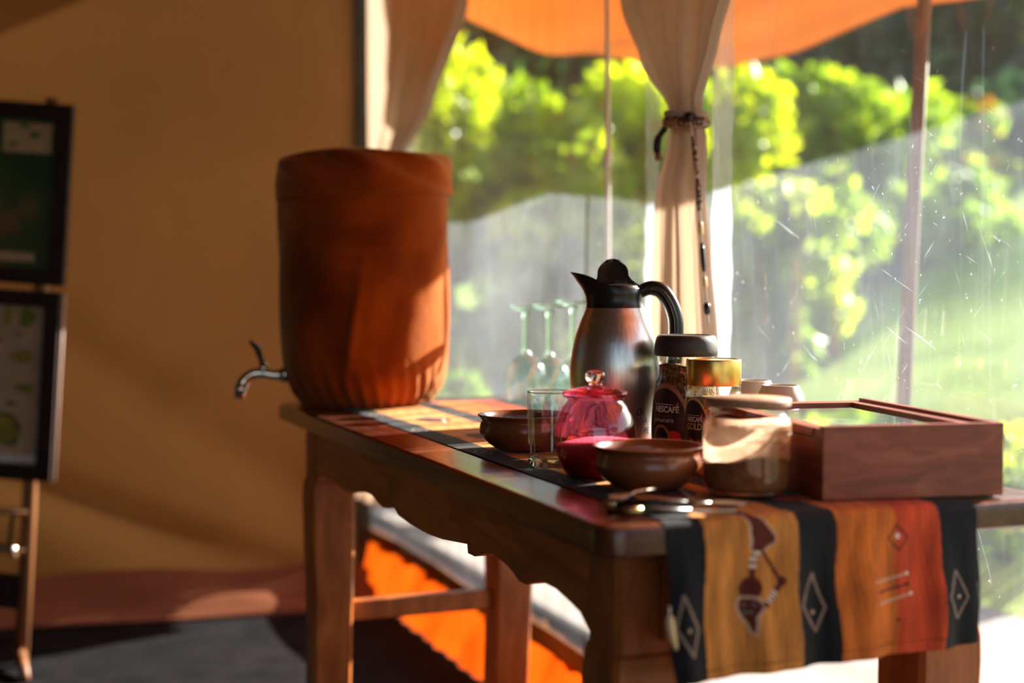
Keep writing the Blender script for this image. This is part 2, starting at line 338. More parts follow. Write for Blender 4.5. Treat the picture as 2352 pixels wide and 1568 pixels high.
# clear plastic sheet: see-through, mirror-like at a slant, with dust, drips and scratches that scatter the sun
def pvc(name, base=0.072, drip=0.028, f0=0.05):
    m, nt, out = mat(name)
    tr = N(nt, 'BsdfTransparent'); tr.inputs[0].default_value = (0.93, 0.95, 0.96, 1)
    gl = N(nt, 'BsdfGlossy'); gl.inputs['Roughness'].default_value = 0.045
    tl = N(nt, 'BsdfTranslucent'); tl.inputs[0].default_value = (0.74, 0.84, 1.0, 1)
    df = N(nt, 'BsdfDiffuse'); df.inputs[0].default_value = (0.78, 0.84, 0.95, 1)
    du = N(nt, 'MixShader'); du.inputs[0].default_value = 0.25; nt.links.new(tl.outputs[0], du.inputs[1]); nt.links.new(df.outputs[0], du.inputs[2])
    def noise(sc_, nscale, detail, stops, rot=(0, 0, 0), dist=0.0):
        n = N(nt, 'TexNoise', Scale=nscale, Detail=detail, Distortion=dist); mp_ = N(nt, 'Mapping'); mp_.inputs['Scale'].default_value = sc_; nt.links.new(coords(nt, (1, 1, 1), 'Object', rot), mp_.inputs[0]); nt.links.new(mp_.outputs[0], n.inputs['Vector'])
        return ramp(nt, n.outputs[0], stops)
    W = (1, 1, 1); K = (0, 0, 0)
    cloud = noise((1, 1, 1), 2.2, 6, [(0.3, (0.45,)*3), (0.7, (1.45,)*3)])
    drips = noise((1, 26, 3.0), 1.0, 6, [(0.54, K), (0.80, W)], (0.04, 0, 0), 1.5)
    specks = noise((1, 1, 1), 120, 2, [(0.70, K), (0.76, W)])
    s1 = noise((1, 170, 6), 1.0, 2, [(0.70, K), (0.76, W)], (0.35, 0, 0), 0.8)
    s2 = noise((1, 190, 9), 1.0, 2, [(0.71, K), (0.76, W)], (-0.75, 0, 0), 1.0)
    s3 = noise((1, 150, 7), 1.0, 2, [(0.71, K), (0.76, W)], (1.1, 0, 0), 1.0)
    def mul(a, k, add=None):
        n = N(nt, 'Math', operation='MULTIPLY_ADD'); nt.links.new(a, n.inputs[0]); n.inputs[1].default_value = k
        if add is None: n.inputs[2].default_value = 0
        else: nt.links.new(add, n.inputs[2])
        return n.outputs[0]
    x = mul(cloud, base); x = mul(drips, drip, x); x = mul(specks, 0.16, x)
    for s in (s1, s2, s3): x = mul(s, 0.10, x)
    # dust, drips and scratches thin out toward the foot of the sheet
    sx = N(nt, 'SeparateXYZ'); nt.links.new(coords(nt), sx.inputs[0]); zr = N(nt, 'MapRange'); zr.inputs[1].default_value = 0.42; zr.inputs[2].default_value = 0.66; zr.inputs[3].default_value = 0.22; zr.inputs[4].default_value = 1.0
    nt.links.new(sx.outputs[2], zr.inputs[0]); zm = N(nt, 'Math', operation='MULTIPLY'); nt.links.new(x, zm.inputs[0]); nt.links.new(zr.outputs[0], zm.inputs[1]); x = zm.outputs[0]
    lw = N(nt, 'LayerWeight'); lw.inputs[0].default_value = 0.5
    pw = N(nt, 'Math', operation='POWER'); nt.links.new(lw.outputs['Facing'], pw.inputs[0]); pw.inputs[1].default_value = 4
    mr = N(nt, 'MapRange'); mr.inputs[3].default_value = f0; mr.inputs[4].default_value = 0.9; nt.links.new(pw.outputs[0], mr.inputs[0])
    m1 = N(nt, 'MixShader'); nt.links.new(mr.outputs[0], m1.inputs[0]); nt.links.new(tr.outputs[0], m1.inputs[1]); nt.links.new(gl.outputs[0], m1.inputs[2])
    m2 = N(nt, 'MixShader'); nt.links.new(x, m2.inputs[0]); nt.links.new(m1.outputs[0], m2.inputs[1]); nt.links.new(du.outputs[0], m2.inputs[2])
    nt.links.new(m2.outputs[0], out.inputs[0]); return m
M['pvc'] = pvc('clear_plastic_sheet')
M['pvc_seam'] = pvc('doubled_plastic_seam', 0.30, 0.35, 0.10)

# ================================================================== the tent: floor, walls, window, awning
def plane_tb(name, b0, b1, a0, a1, z, m, n=1):
    return mesh_obj(name, [TB(b0, a0, z), TB(b1, a0, z), TB(b1, a1, z), TB(b0, a1, z)], [(0, 1, 2, 3)], m, smooth=False)
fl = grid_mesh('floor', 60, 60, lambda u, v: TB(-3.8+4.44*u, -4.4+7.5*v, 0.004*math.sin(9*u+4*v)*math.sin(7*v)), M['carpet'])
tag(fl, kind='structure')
WB = 0.64; WA = 3.25
# left canvas wall, soft diagonal folds
def wall_pt(u, v):
    s = u*4.4; z = v*2.35
    b = WB - s*0.985; a = WA + 0.14*s
    P = TB(b, a, z)
    f = 0.0
    for (s0, z0, ang, w, h) in ((1.2, 0.42, -0.45, 0.07, 0.035), (2.0, 0.55, -0.5, 0.09, 0.045), (0.7, 0.22, -0.35, 0.05, 0.03), (1.5, 0.16, -0.4, 0.05, 0.04), (1.1, 1.95, 0.22, 0.10, 0.05), (1.8, 1.75, 0.15, 0.12, 0.05), (1.0, 1.3, 0.1, 0.2, 0.02), (0.9, 0.75, -0.6, 0.10, 0.03)):
        d = (z-z0)*math.cos(ang) - (s-s0)*math.sin(-ang)
        f += h*math.exp(-(d/w)**2)
    f += 0.015*math.sin(2.2*s+1.3*z)+0.008*math.sin(5*z-2*s)
    if s < 0.25: f *= s/0.25
    return P - Av*f*0.8
wl = grid_mesh('wall_left', 110, 90, wall_pt, M['canvas']); tag(wl, kind='structure')
def flap_pt(u, v):
    s = -0.1+u*4.4; b = WB-s; a0 = WA+0.14*s
    a = a0-0.01-v*0.42
    z = 0.07*(1-v)**1.6 + 0.004 + 0.018*math.sin(9*s+5*v)*(1-v)*v*4 + 0.012*math.sin(21*s)*v*(1-v)
    return TB(b, a, z)
fp = grid_mesh('ground_flap', 90, 12, flap_pt, M['flap'], thick=0.002); tag(fp, kind='structure')
fp.name = 'trim_1'
# dark strip for the corner seam and the shade in the canvas fold
cw = box('trim_2', (0, 0, 0), (0.05, 0.03, 2.3), M['trim_and_shade'], bev=0.004); cw.location = TB(WB-0.02, WA-0.03, 1.16); cw.rotation_euler = (0, 0, ROT); tag(cw, kind='structure')
# unseen flysheet added outside to keep sun off the left wall top
fy = grid_mesh('added_fly', 30, 10, lambda u, v: TB(-4.0+4.9*u, 3.1+1.5*v, 2.62-0.32*v+0.02*math.sin(12*u)), M['awning'], thick=0.003); tag(fy, kind='structure')
# ceiling
cl = grid_mesh('ceiling', 30, 30, lambda u, v: TB(-3.95+4.62*u, -4.3+8.1*v, 2.30+0.5*math.sin(PI*u)*0.8+0.02*math.sin(20*v)), M['lining']); tag(cl, kind='structure')
# window wall: canvas header, clear plastic sheets with seams, orange sun-lit skirt
wr = grid_mesh('wall_right', 60, 8, lambda u, v: TB(WB, -4.2+7.45*u, 2.02+0.32*v), M['canvas'], thick=0.002); tag(wr, kind='structure')
wr2 = grid_mesh('wall_right', 30, 20, lambda u, v: TB(WB+0.01*math.sin(9*u), -4.2+2.8*u, 2.05*v), M['canvas'], thick=0.002); tag(wr2, kind='structure')
wbk = grid_mesh('wall_back', 20, 20, lambda u, v: TB(-3.9+1.5*u, -4.2+0.02*math.sin(8*u), 2.35*v), M['canvas'], thick=0.002); tag(wbk, kind='structure')
wsd = grid_mesh('wall_side', 60, 20, lambda u, v: TB(-3.85+0.02*math.sin(18*u), -4.2+8.0*u, 2.4*v), M['canvas'], thick=0.002); tag(wsd, kind='structure')
win = empty('window_1', TB(WB, 0, 0), ROT); tag(win, kind='structure')
def pane_pt(a0, a1):
    def f(u, v):
        a = a0+(a1-a0)*u; z = 0.16+1.88*v
        return (0.006*math.sin(4.1*a+1.7*z)+0.004*math.sin(11*a)+0.003*math.sin(13*z+3*a)+0.0015*math.sin(55*a+2*z), a, z)
    return f
seams = (-1.4, 0.88, 1.145, 3.2)
for a0, a1 in zip(seams[:-1], seams[1:]):
    p = grid_mesh('pane', int(max(20, 60*(a1-a0))), 24, pane_pt(a0, a1), M['pvc'], win)
def seam_strip(ac, w, wav):
    def f(u, v):
        z = 0.16+1.88*v
        a = ac+(u-0.5)*w+wav*math.sin(8*z)*0.3
        return (-0.006-0.004*math.sin(PI*u)+wav*0.35*math.sin(70*z+9*u)+wav*0.3*math.sin(160*u+20*z), a, z)
    return grid_mesh('seam', 14, 120, f, M['pvc_seam'], win)
seam_strip(1.145, 0.055, 0.006); seam_strip(0.88, 0.07, 0.004)
hm = grid_mesh('hem', 80, 3, lambda u, v: (-0.004, -1.4+4.6*u, 0.15+0.045*v+0.006*math.sin(30*u)), M['canvas'], win, thick=0.004)
def skirt_pt(u, v):
    a = 3.2-4.4*u
    return TB(WB+0.012*math.sin(26*a+2*v)*(0.4+v)*0.6+0.006*math.sin(61*a)-0.05*(1-v), a, 0.002+(0.168+0.010*math.sin(3*a))*v)
sk_ = grid_mesh('skirt', 160, 8, skirt_pt, M['skirt']); tag(sk_, kind='structure'); sk_.name = 'trim_3'

# awning over the window, drooping to its outer edge
AWA = [(-1.6, 1.81), (0.2, 1.80), (0.66, 1.765), (0.92, 1.745), (1.27, 1.715), (1.505, 1.710), (1.8, 1.74), (1.98, 1.76), (2.19, 1.745), (2.5, 1.72), (2.8, 1.73), (2.97, 1.735)]
def awz(a):
    for (x0, z0), (x1, z1) in zip(AWA[:-1], AWA[1:]):
        if x0 <= a <= x1: return z0+(z1-z0)*(a-x0)/(x1-x0)
    return AWA[-1][1]
def aw_pt(u, v):
    a = -1.6+4.57*u; w = 1.15*v
    zo = awz(a)
    z = zo + (2.04-zo)*math.exp(-w/0.20)*(1-v) + 0.020*math.sin(20*v+3.0*a)*v*(1-v)*2+0.012*math.sin(9*v-4*a)*(1-v)*v*2
    aa = a - (0.07*(1-v) if u > 0.98 else 0.07*(1-v)*u)
    return TB(WB+0.03+w, aa, z)
aw = grid_mesh('awning', 60, 40, aw_pt, M['awning'], label='orange canvas awning over the clear window, sagging to its outer corner', thick=0.003)
tag(aw, cat='awning')
bd = tube_data([aw_pt(i/60, 1.0) for i in range(61)], 0.006, 6); bo = mesh_obj('edge_binding', bd[0], bd[1], M['awning'], aw)
po = empty('awning_pole', TB(1.23, 1.185, 0), 0, 'brown wooden pole holding up the awning outside the window', 'pole')
tube('shaft', [(0, 0, -0.02), (0.008, 0, 0.6), (0.03, 0.0, 1.2), (0.055, 0, 1.765)], [0.0165, 0.016, 0.0155, 0.015], M['pole'], po, 12)
tube('cap', [(0.055, 0, 1.762), (0.055, 0, 1.785)], [0.012, 0.01], M['trim_and_shade'], po, 10)
rp = empty('tent_cord', TB(0.70, 1.49, 0), 0, 'thin pale cord hanging upright outside the window left of the tied curtain', 'cord')
tube('strand', [(0.0, 0, 0.02), (0.002, 0, 0.8), (0.0, 0, 1.4), (-0.004, 0, 2.02)], 0.0055, M['rope'], rp, 8)
tube('knot', [(0.0, 0, 1.24), (0.0, 0, 1.262), (0, 0, 1.285)], [0.006, 0.011, 0.006], M['rope'], rp, 8)

# ================================================================== outside: path, kerb, lawn slope
pth = grid_mesh('path', 40, 40, lambda u, v: TB(0.69+1.66*u, -3+8*v, -0.012+0.004*math.sin(30*u)*math.sin(19*v)), M['path']); tag(pth, kind='structure')
M['fill_sand'] = pbr('reddish_fill_sand', (0.30, 0.20, 0.13), (0.40, 0.27, 0.18), nscale=3, rough=0.95, bump=0.3, bscale=60)
yd = grid_mesh('ground', 30, 20, lambda u, v: TB(-8+10.3*u, -14+9.7*v, -0.018+0.006*math.sin(30*u)*math.sin(19*v)), M['fill_sand']); tag(yd, kind='structure')  # unseen sandy yard behind the camera, added to warm the fill light
kb = box('kerb', (0, 0, 0), (0.035, 8, 0.05), M['kerb'], bev=0.006); kb.location = TB(1.0, 1.0, 0.0); kb.rotation_euler = (0, 0, ROT); tag(kb, kind='structure'); kb.name = 'trim_4'
def ter(u, v):
    b = -8+38*u; a = -12+40*v
    d = max(b-2.36, a-4.9)
    if d <= 0: z = -0.06
    else: z = -0.05+0.40*min(d, 5.0)+0.12*max(d-5.0, 0)+0.05*math.sin(b*1.3+a)*min(d, 1)
    return TB(b, a, z)
te = grid_mesh('ground', 190, 200, ter, M['lawn']); tag(te, kind='structure')
def gz(x, y):
    P = Vector((x, y, 0))-O; b = P.dot(Bv); a = P.dot(Av); d = max(b-2.36, a-4.9)
    return -0.06 if d <= 0 else -0.05+0.40*min(d, 5.0)+0.12*max(d-5.0, 0)

def leaf_mesh(name, blobs, n, size, seed, aspect=2.0):
    r = np.random.RandomState(seed)
    w = np.array([b[3]*b[4]*b[5] for b in blobs])**0.67; w /= w.sum()
    idx = r.choice(len(blobs), n, p=w); B = np.array(blobs)[idx]
    d = r.normal(size=(n, 3)); d /= np.linalg.norm(d, axis=1)[:, None]
    rad = r.uniform(0.55, 1.05, n)**0.6
    P = B[:, :3]+d*B[:, 3:6]*rad[:, None]
    nrm = d*0.6+r.normal(size=(n, 3))*0.6; nrm /= np.linalg.norm(nrm, axis=1)[:, None]
    t = np.cross(nrm, r.normal(size=(n, 3))); t /= np.linalg.norm(t, axis=1)[:, None]; s = np.cross(nrm, t)
    L = size*r.uniform(0.6, 1.3, n)[:, None]; Wd = L/aspect
    fold = nrm*L*0.12
    V = np.stack([P-t*L*0.5, P+s*Wd*0.5-fold, P+t*L*0.5, P-s*Wd*0.5-fold], 1).reshape(-1, 3)
    me = bpy.data.meshes.new(name); me.vertices.add(4*n); me.vertices.foreach_set('co', V.astype(np.float32).ravel())
    F = np.array([[0, 1, 2], [0, 2, 3]]); F = (np.arange(n)[:, None, None]*4+F[None]).reshape(-1)
    me.loops.add(len(F)); me.loops.foreach_set('vertex_index', F.astype(np.int32))
    me.polygons.add(2*n); me.polygons.foreach_set('loop_start', np.arange(0, 6*n, 3, dtype=np.int32)); me.polygons.foreach_set('loop_total', np.full(2*n, 3, dtype=np.int32))
    me.update(calc_edges=True); me.validate(); return me
def plant(name, x, y, top, rad, mkey, n, size, seed, label, cat, group=None, nblob=14, low=0.15, extra=None):
    g = gz(x, y); h = top-g; rr = random.Random(seed)
    e = empty(name, (x, y, g), 0, label, cat, group)
    blobs = []
    for i in range(nblob):
        t = rr.uniform(low, 0.86); k = math.sin(PI*min(max((t-low)/(1-low)*0.85+0.12, 0), 1))
        an = rr.uniform(0, 2*PI); q = rad*k*rr.uniform(0.2, 0.75); br = rad*rr.uniform(0.28, 0.48)
        blobs.append((q*math.cos(an), q*math.sin(an), h*t, br, br, br*0.8))
    blobs.append((0, 0, h-rad*0.35, rad*0.4, rad*0.4, rad*0.35))
    me = leaf_mesh('foliage', blobs, n, size, seed); me.materials.append(M[mkey])
    o = bpy.data.objects.new('foliage', me); COL.objects.link(o); o.parent = e; o['kind'] = 'stuff'
    if extra:
        me2 = leaf_mesh('blossom', blobs, extra[1], extra[2], seed+50); me2.materials.append(M[extra[0]])
        o2 = bpy.data.objects.new('blossom', me2); COL.objects.link(o2); o2.parent = e; o2['kind'] = 'stuff'
    tr = 0.02+0.02*h
    tube('trunk', curve_pts([(0, 0, -0.05), (0.04*h*rr.uniform(-1, 1), 0, h*0.25), (0.05*h*rr.uniform(-1, 1), 0.03*h, h*0.5), (0, 0, h*0.78)], 3), [tr*(1-0.07*i) for i in range(10)], M['bark'], e, 8)
    for k in range(3):
        bl = blobs[k]
        tube('branch', [(0, 0, h*0.22+0.08*k*h), (bl[0]*0.5, bl[1]*0.5, (bl[2]+h*0.22)*0.55), (bl[0], bl[1], bl[2])], [tr*0.6, tr*0.45, tr*0.2], M['bark'], e, 6)
    return e
def at(px_, Y): return ((px_-1176)/3200*Y, Y)
sh = 'sunlit shrubs beyond the window'
for i, (px_, Y, top, rad, mk, n, s, lab, ex) in enumerate((
    (1045, 7.3, 2.25, 0.62, 'leaf_bright', 2600, 0.13, 'yellow-green sunlit shrub beside the gathered left curtain', ('leaf_yellow', 90, 0.13)),
    (1190, 7.9, 2.16, 0.62, 'leaf_mid', 2600, 0.12, 'mid-green shrub behind the upturned wine glasses outside', ('leaf_bright', 500, 0.15)),
    (1300, 7.4, 1.95, 0.60, 'leaf_bright', 2400, 0.13, 'bright shrub with orange flecks seen behind the thin pale cord', ('leaf_yellow', 260, 0.12)),
    (1440, 7.6, 2.18, 0.62, 'leaf_bright', 3000, 0.15, 'tallest bright lime shrub just left of the tied curtain', ('leaf_yellow', 60, 0.12)),
    (1580, 8.6, 2.25, 0.70, 'leaf_mid', 2400, 0.13, 'mid-green shrub mostly hidden by the tied curtain', None),
    (1715, 8.0, 2.22, 0.66, 'leaf_bright', 2800, 0.14, 'lime shrub just right of the tied curtain', ('leaf_yellow', 60, 0.13)),
    (1870, 8.8, 2.35, 0.78, 'leaf_mid', 3000, 0.14, 'rounded green shrub between the tied curtain and the wooden pole', ('leaf_bright', 700, 0.16)),
    (2010, 9.6, 2.30, 0.75, 'leaf_mid', 2600, 0.14, 'rounded green shrub directly left of the wooden pole', ('leaf_bright', 300, 0.15)),
    (2185, 10.5, 2.34, 0.62, 'leaf_mid', 1600, 0.15, 'shrub topped with orange blossom right of the wooden pole', ('leaf_yellow', 900, 0.15)),
    (2330, 11.5, 2.5, 0.9, 'leaf_dark', 2200, 0.15, 'blue-green shrub at the far right edge of the lawn', None))):
    x, y = at(px_, Y)
    plant('garden_shrub', x, y, top, rad, mk, n, s, 20+i, lab, 'shrub', sh, extra=ex, low=0.05)
for i, (px_, Y, top, rad, mk, n, s, lab) in enumerate((
    (1910, 8.0, 1.42, 0.30, 'leaf_bright', 500, 0.13, 'slim yellow-green bush on the lawn left of the wooden pole'),
    (1800, 7.6, 1.05, 0.28, 'leaf_mid', 500, 0.12, 'small green bush on the lawn edge behind the gold-lidded jar'),
    (1985, 9.2, 1.5, 0.5, 'leaf_dark', 900, 0.13, 'low dark bush on the lawn left of the wooden pole'),
    (2190, 9.4, 1.65, 0.62, 'leaf_mid', 1200, 0.14, 'wide green bush on the upper lawn right of the wooden pole'),
    (1060, 5.9, 0.62, 0.32, 'leaf_mid', 700, 0.11, 'low leafy plant outside beside the velvet-covered urn'),
    (2330, 4.65, 0.38, 0.26, 'leaf_mid', 800, 0.07, 'low leafy plant at the path edge below the table end'),
    (2290, 4.95, 0.48, 0.30, 'leaf_bright', 900, 0.07, 'bright low plant at the path edge behind the hanging runner'))):
    x, y = at(px_, Y)
    plant('low_bush', x, y, top, rad, mk, n, s, 60+i, lab, 'bush', 'low bushes on the lawn and path edge', nblob=8, low=0.1)
tg = 'dark trees at the top of the slope'
for i, (px_, Y, top, rad, lab) in enumerate((
    (900, 15, 4.6, 1.6, 'dark tree far behind the gathered left curtain'),
    (1180, 14, 3.5, 1.5, 'dark tree under the awning behind the sunlit shrubs'),
    (1430, 15, 3.9, 1.5, 'dark tree behind the tallest lime shrub'),
    (1680, 16, 4.4, 1.6, 'dark tree behind the tied curtain'),
    (1880, 15, 4.2, 1.7, 'dark tree right of the awning corner'),
    (2050, 17, 5.2, 1.9, 'tall dark tree directly behind the wooden pole'),
    (2230, 16, 4.7, 1.8, 'dark tree right of the wooden pole'),
    (2400, 18, 4.75, 2.1, 'dark tree at the right edge, sky showing above it'))):
    x, y = at(px_, Y)
    plant('dark_tree', x, y, top, rad, 'leaf_dark', 8500, 0.30, 90+i, lab, 'tree', tg, nblob=26, low=0.1, extra=('leaf_mid', 500, 0.26))

# ================================================================== curtains
def curtain(name, rows, nf, amp, b0, label, seed=1, nz=70, nu=90):
    rr = random.Random(seed); ph = [rr.uniform(0, 6.28) for _ in range(5)]
    rows = sorted(rows, key=lambda r: -r[0])            # (z, a_left(far), a_right(near), depth)
    def at_(z):
        for r0, r1 in zip(rows[:-1], rows[1:]):
            if r1[0] <= z <= r0[0]:
                t = (r0[0]-z)/(r0[0]-r1[0]); t = t*t*(3-2*t)*0.5+t*0.5
                return [r0[k]+(r1[k]-r0[k])*t for k in (1, 2, 3)]
        return rows[-1][1:]
    z1 = rows[0][0]; z0 = rows[-1][0]
    def f(u, v):
        z = z1+(z0-z1)*v; al, ar, dp = at_(z)
        uu = u+0.02*math.sin(6*u*PI+ph[0])
        a = al+(ar-al)*uu + 0.35*(ar-al)/nf*math.sin(2*PI*nf*uu+ph[1])*0.5
        b = b0+dp*(0.62*math.sin(2*PI*nf*uu+ph[1]+0.4*math.sin(3*z))+0.3*math.sin(2*PI*(nf*0.47)*uu+ph[2])+0.12*math.sin(2*PI*nf*2.3*uu+ph[3]))
        return TB(b, a, z)
    e = empty(name, TB(b0, (rows[-1][1]+rows[-1][2])/2, rows[-1][0]), 0, label, 'curtain')
    o = grid_mesh('drape', nu*2, nz*2, f, M['curtain'], thick=0.0008)
    o.parent = e; o.matrix_parent_inverse = Matrix.Translation(-e.location); return e
c1 = curtain('tied_curtain', [(2.02, 1.40, 0.55, 0.03), (1.75, 1.29, 0.68, 0.03), (1.52, 1.185, 0.775, 0.028), (1.40, 1.10, 0.845, 0.024), (1.31, 1.0, 0.90, 0.017), (1.28, 0.99, 0.895, 0.015), (1.24, 1.0, 0.885, 0.018), (1.15, 1.045, 0.888, 0.02), (1.03, 1.05, 0.868, 0.022), (0.90, 1.05, 0.848, 0.025), (0.55, 1.06, 0.82, 0.03)], 5, 0.03, 0.598, 'cream cotton curtain gathered at its middle by a beaded tie', 3)
for o in c1.children: o.name = 'drape'
c2 = curtain('side_curtain', [(2.02, 2.96, 1.90, 0.03), (1.86, 2.92, 2.02, 0.03), (1.70, 2.93, 2.12, 0.03), (1.48, 2.95, 2.42, 0.026), (1.36, 2.97, 2.70, 0.02), (1.30, 2.97, 2.80, 0.018), (1.1, 3.05, 2.80, 0.025), (0.7, 3.18, 2.86, 0.03), (0.30, 3.22, 2.93, 0.03)], 6, 0.03, 0.595, 'cream cotton curtain swept aside behind the velvet-covered urn', 5)
tie = empty('curtain_tie', TB(0.598, 0.945, 1.283), 0, 'woven brown tie with black beads knotted round the middle curtain', 'curtain tie')
M['braid'] = pbr('braided_cord', (0.10, 0.065, 0.045), (0.42, 0.32, 0.24), nscale=160, rough=0.8, detail=1, lo=0.46, hi=0.54)
def ring(r1, r2, dz, rad, nn=40, tilt=0.0):
    return [Bv*(r1*math.cos(t))+Av*(r2*math.sin(t))+Vector((0, 0, dz+tilt*math.sin(t))) for t in [2*PI*i/nn for i in range(nn+1)]]
tube('woven_band', ring(0.024, 0.056, -0.006, 0.012, tilt=0.006), 0.0085, M['braid'], tie, 10, 1.3)
tube('woven_band', ring(0.024, 0.056, 0.008, 0.009, tilt=0.007), 0.006, M['curtain'], tie, 10)
tube('black_bead', [-Bv*0.02-Av*0.042+Vector((0, 0, -0.002)), -Bv*0.02-Av*0.058+Vector((0, 0, -0.004))], [0.0085, 0.0085], M['horn'], tie, 12)
tube('black_tail', curve_pts([-Bv*0.015+Av*0.05+Vector((0, 0, -0.012)), -Bv*0.02+Av*0.068+Vector((0, 0, -0.03)), -Bv*0.02+Av*0.072+Vector((0, 0, -0.055))], 4), [0.006]*4+[0.0075]*4+[0.005], M['horn'], tie, 10)
tube('amber_bead', [-Bv*0.02+Av*0.068+Vector((0, 0, -0.056)), -Bv*0.02+Av*0.066+Vector((0, 0, -0.068))], [0.007, 0.006], M['cork'], tie, 10)
chain = curve_pts([-Bv*0.02-Av*0.05+Vector((0, 0, -0.005)), -Bv*0.02-Av*0.068+Vector((0, 0, -0.06)), -Bv*0.022-Av*0.085+Vector((0, 0, -0.12)), -Bv*0.02-Av*0.095+Vector((0, 0, -0.22)), -Bv*0.02-Av*0.12+Vector((0, 0, -0.36))], 12)
tube('cord', chain, 0.0018, M['rope'], tie, 6)
cum = [0.0]
for p, q in zip(chain[:-1], chain[1:]): cum.append(cum[-1]+(q-p).length)
def chain_at(s):
    for i in range(len(cum)-1):
        if cum[i] <= s <= cum[i+1]: return chain[i]+(chain[i+1]-chain[i])*((s-cum[i])/(cum[i+1]-cum[i]))
    return chain[-1]
for s0, ln, mk, r in ((0.035, 0.07, 'braid', 0.0045), (0.112, 0.055, 'braid', 0.005), (0.185, 0.024, 'bone', 0.004), (0.222, 0.05, 'horn', 0.0042), (0.28, 0.02, 'bone', 0.004), (0.325, 0.02, 'horn', 0.006)):
    ps = [chain_at(s0+ln*k/4) for k in range(5)]
    tube('bead', ps, [r*0.7, r, r, r, r*0.7], M[mk], tie, 10)

# ================================================================== table
tb = empty('side_table', O, ROT, 'long dark wooden table with scalloped apron below the window', 'table')
TWd = 0.575; TLn = 1.596; TH = 0.033
def rr_outline(x0, x1, y0, y1, r, n=8):
    pts = []
    for cx, cy, a0 in ((x1-r, y1-r, 0), (x0+r, y1-r, PI/2), (x0+r, y0+r, PI), (x1-r, y0+r, 1.5*PI)):
        for k in range(n+1):
            t = a0+PI/2*k/n; pts.append((cx+r*math.cos(t), cy+r*math.sin(t)))
    return pts
lay = [(-0.004, TZ-TH), (0.0, TZ-TH+0.003), (0.0, TZ-0.010), (-0.0015, TZ-0.004), (-0.0055, TZ-0.0008), (-0.010, TZ)]
vs = []; fs = []
for off, z in lay:
    for x, y in rr_outline(-off, TWd+off, -off, TLn+off, 0.030): vs.append((x, y, z))
nn = len(vs)//len(lay)
for j in range(len(lay)-1):
    for i in range(nn): fs.append((j*nn+i, j*nn+(i+1) % nn, (j+1)*nn+(i+1) % nn, (j+1)*nn+i))
fs.append(tuple(range(nn-1, -1, -1))); fs.append(tuple((len(lay)-1)*nn+i for i in range(nn)))
top = mesh_obj('tabletop', vs, fs, M['tabletop'], tb); shade_auto(top, 30)
prof = [(0.13, 0.612), (0.155, 0.628), (0.18, 0.633), (0.224, 0.640), (0.265, 0.640), (0.290, 0.634), (0.314, 0.6265), (0.34, 0.6255), (0.362, 0.633), (0.387, 0.638), (0.436, 0.642), (0.470, 0.636), (0.503, 0.6265), (0.531, 0.626), (0.534, 0.638), (0.57, 0.634), (0.642, 0.626), (0.70, 0.6225), (0.734, 0.622), (0.80, 0.623), (0.866, 0.626), (0.887, 0.634), (0.90, 0.634), (0.925, 0.628), (0.955, 0.625), (0.985, 0.629), (1.026, 0.636), (1.065, 0.636), (1.102, 0.632), (1.16, 0.620), (1.22, 0.618), (1.30, 0.625), (1.38, 0.622), (1.43, 0.612)]
def apron_long(x):
    bm = bmesh.new(); t = 0.024
    lo = [(0.06, 0.60)]+prof+[(1.50, 0.60)]
    rows = []
    for xx in (x, x+t):
        rows.append([bm.verts.new((xx, s, z)) for s, z in lo]+[bm.verts.new((xx, s, TZ-TH)) for s, z in lo])
    n = len(lo)
    for r in rows:
        for i in range(n-1):
            bm.faces.new((r[i], r[i+1], r[n+i+1], r[n+i]))
    for i in range(n-1):
        bm.faces.new((rows[0][i], rows[0][i+1], rows[1][i+1], rows[1][i])); bm.faces.new((rows[0][n+i], rows[0][n+i+1], rows[1][n+i+1], rows[1][n+i]))
    for i in (0, n-1): bm.faces.new((rows[0][i], rows[0][n+i], rows[1][n+i], rows[1][i]))
    bmesh.ops.recalc_face_normals(bm, faces=bm.faces[:])
    return bm_obj('apron', bm, M['apronwood'], tb)
apron_long(0.045); apron_long(0.47)
for y in (0.055, 1.515): box('apron', (0.27, y, 0.667), (0.36, 0.024, 0.100), M['tablewood'], tb, 0.002)
def leg(x, y, sy):
    # square leg: plain block at the top, rounded shoulder, then a gently bowed post splaying outward
    secs = [(0.717, 0.038, 0), (0.612, 0.038, 0), (0.604, 0.0385, 0), (0.600, 0.0415, 0.001), (0.585, 0.0435, 0.002), (0.555, 0.0440, 0.002), (0.47, 0.043, -0.001), (0.38, 0.0405, -0.002), (0.25, 0.039, 0.004), (0.12, 0.0385, 0.016), (0.03, 0.040, 0.028), (0.0, 0.040, 0.030)]
    vs, fs = [], []; n = 0
    for z, h, o in secs:
        c = 0.006
        ring_ = [(h, h-c), (h-c, h), (-h+c, h), (-h, h-c), (-h, -h+c), (-h+c, -h), (h-c, -h), (h, -h+c)]
        for px_, py_ in ring_: vs.append((x+px_, y+py_+o*sy, z))
        n = len(ring_)
    for j in range(len(secs)-1):
        for i in range(n): fs.append((j*n+i, (j+1)*n+i, (j+1)*n+(i+1) % n, j*n+(i+1) % n))
    fs.append(tuple(range(n))); fs.append(tuple((len(secs)-1)*n+i for i in range(n-1, -1, -1)))
    return mesh_obj('leg', vs, fs, M['tablewood'], tb, smooth=False)
for x, y, s in ((0.080, 0.092, -1), (0.465, 0.092, -1), (0.080, 1.475, 1), (0.465, 1.475, 1)): leg(x, y, s)
box('stretcher', (0.272, 1.475, 0.335), (0.31, 0.030, 0.040), M['tablewood'], tb, 0.004)
box('stretcher', (0.272, 0.092, 0.335), (0.31, 0.030, 0.040), M['tablewood'], tb, 0.004)

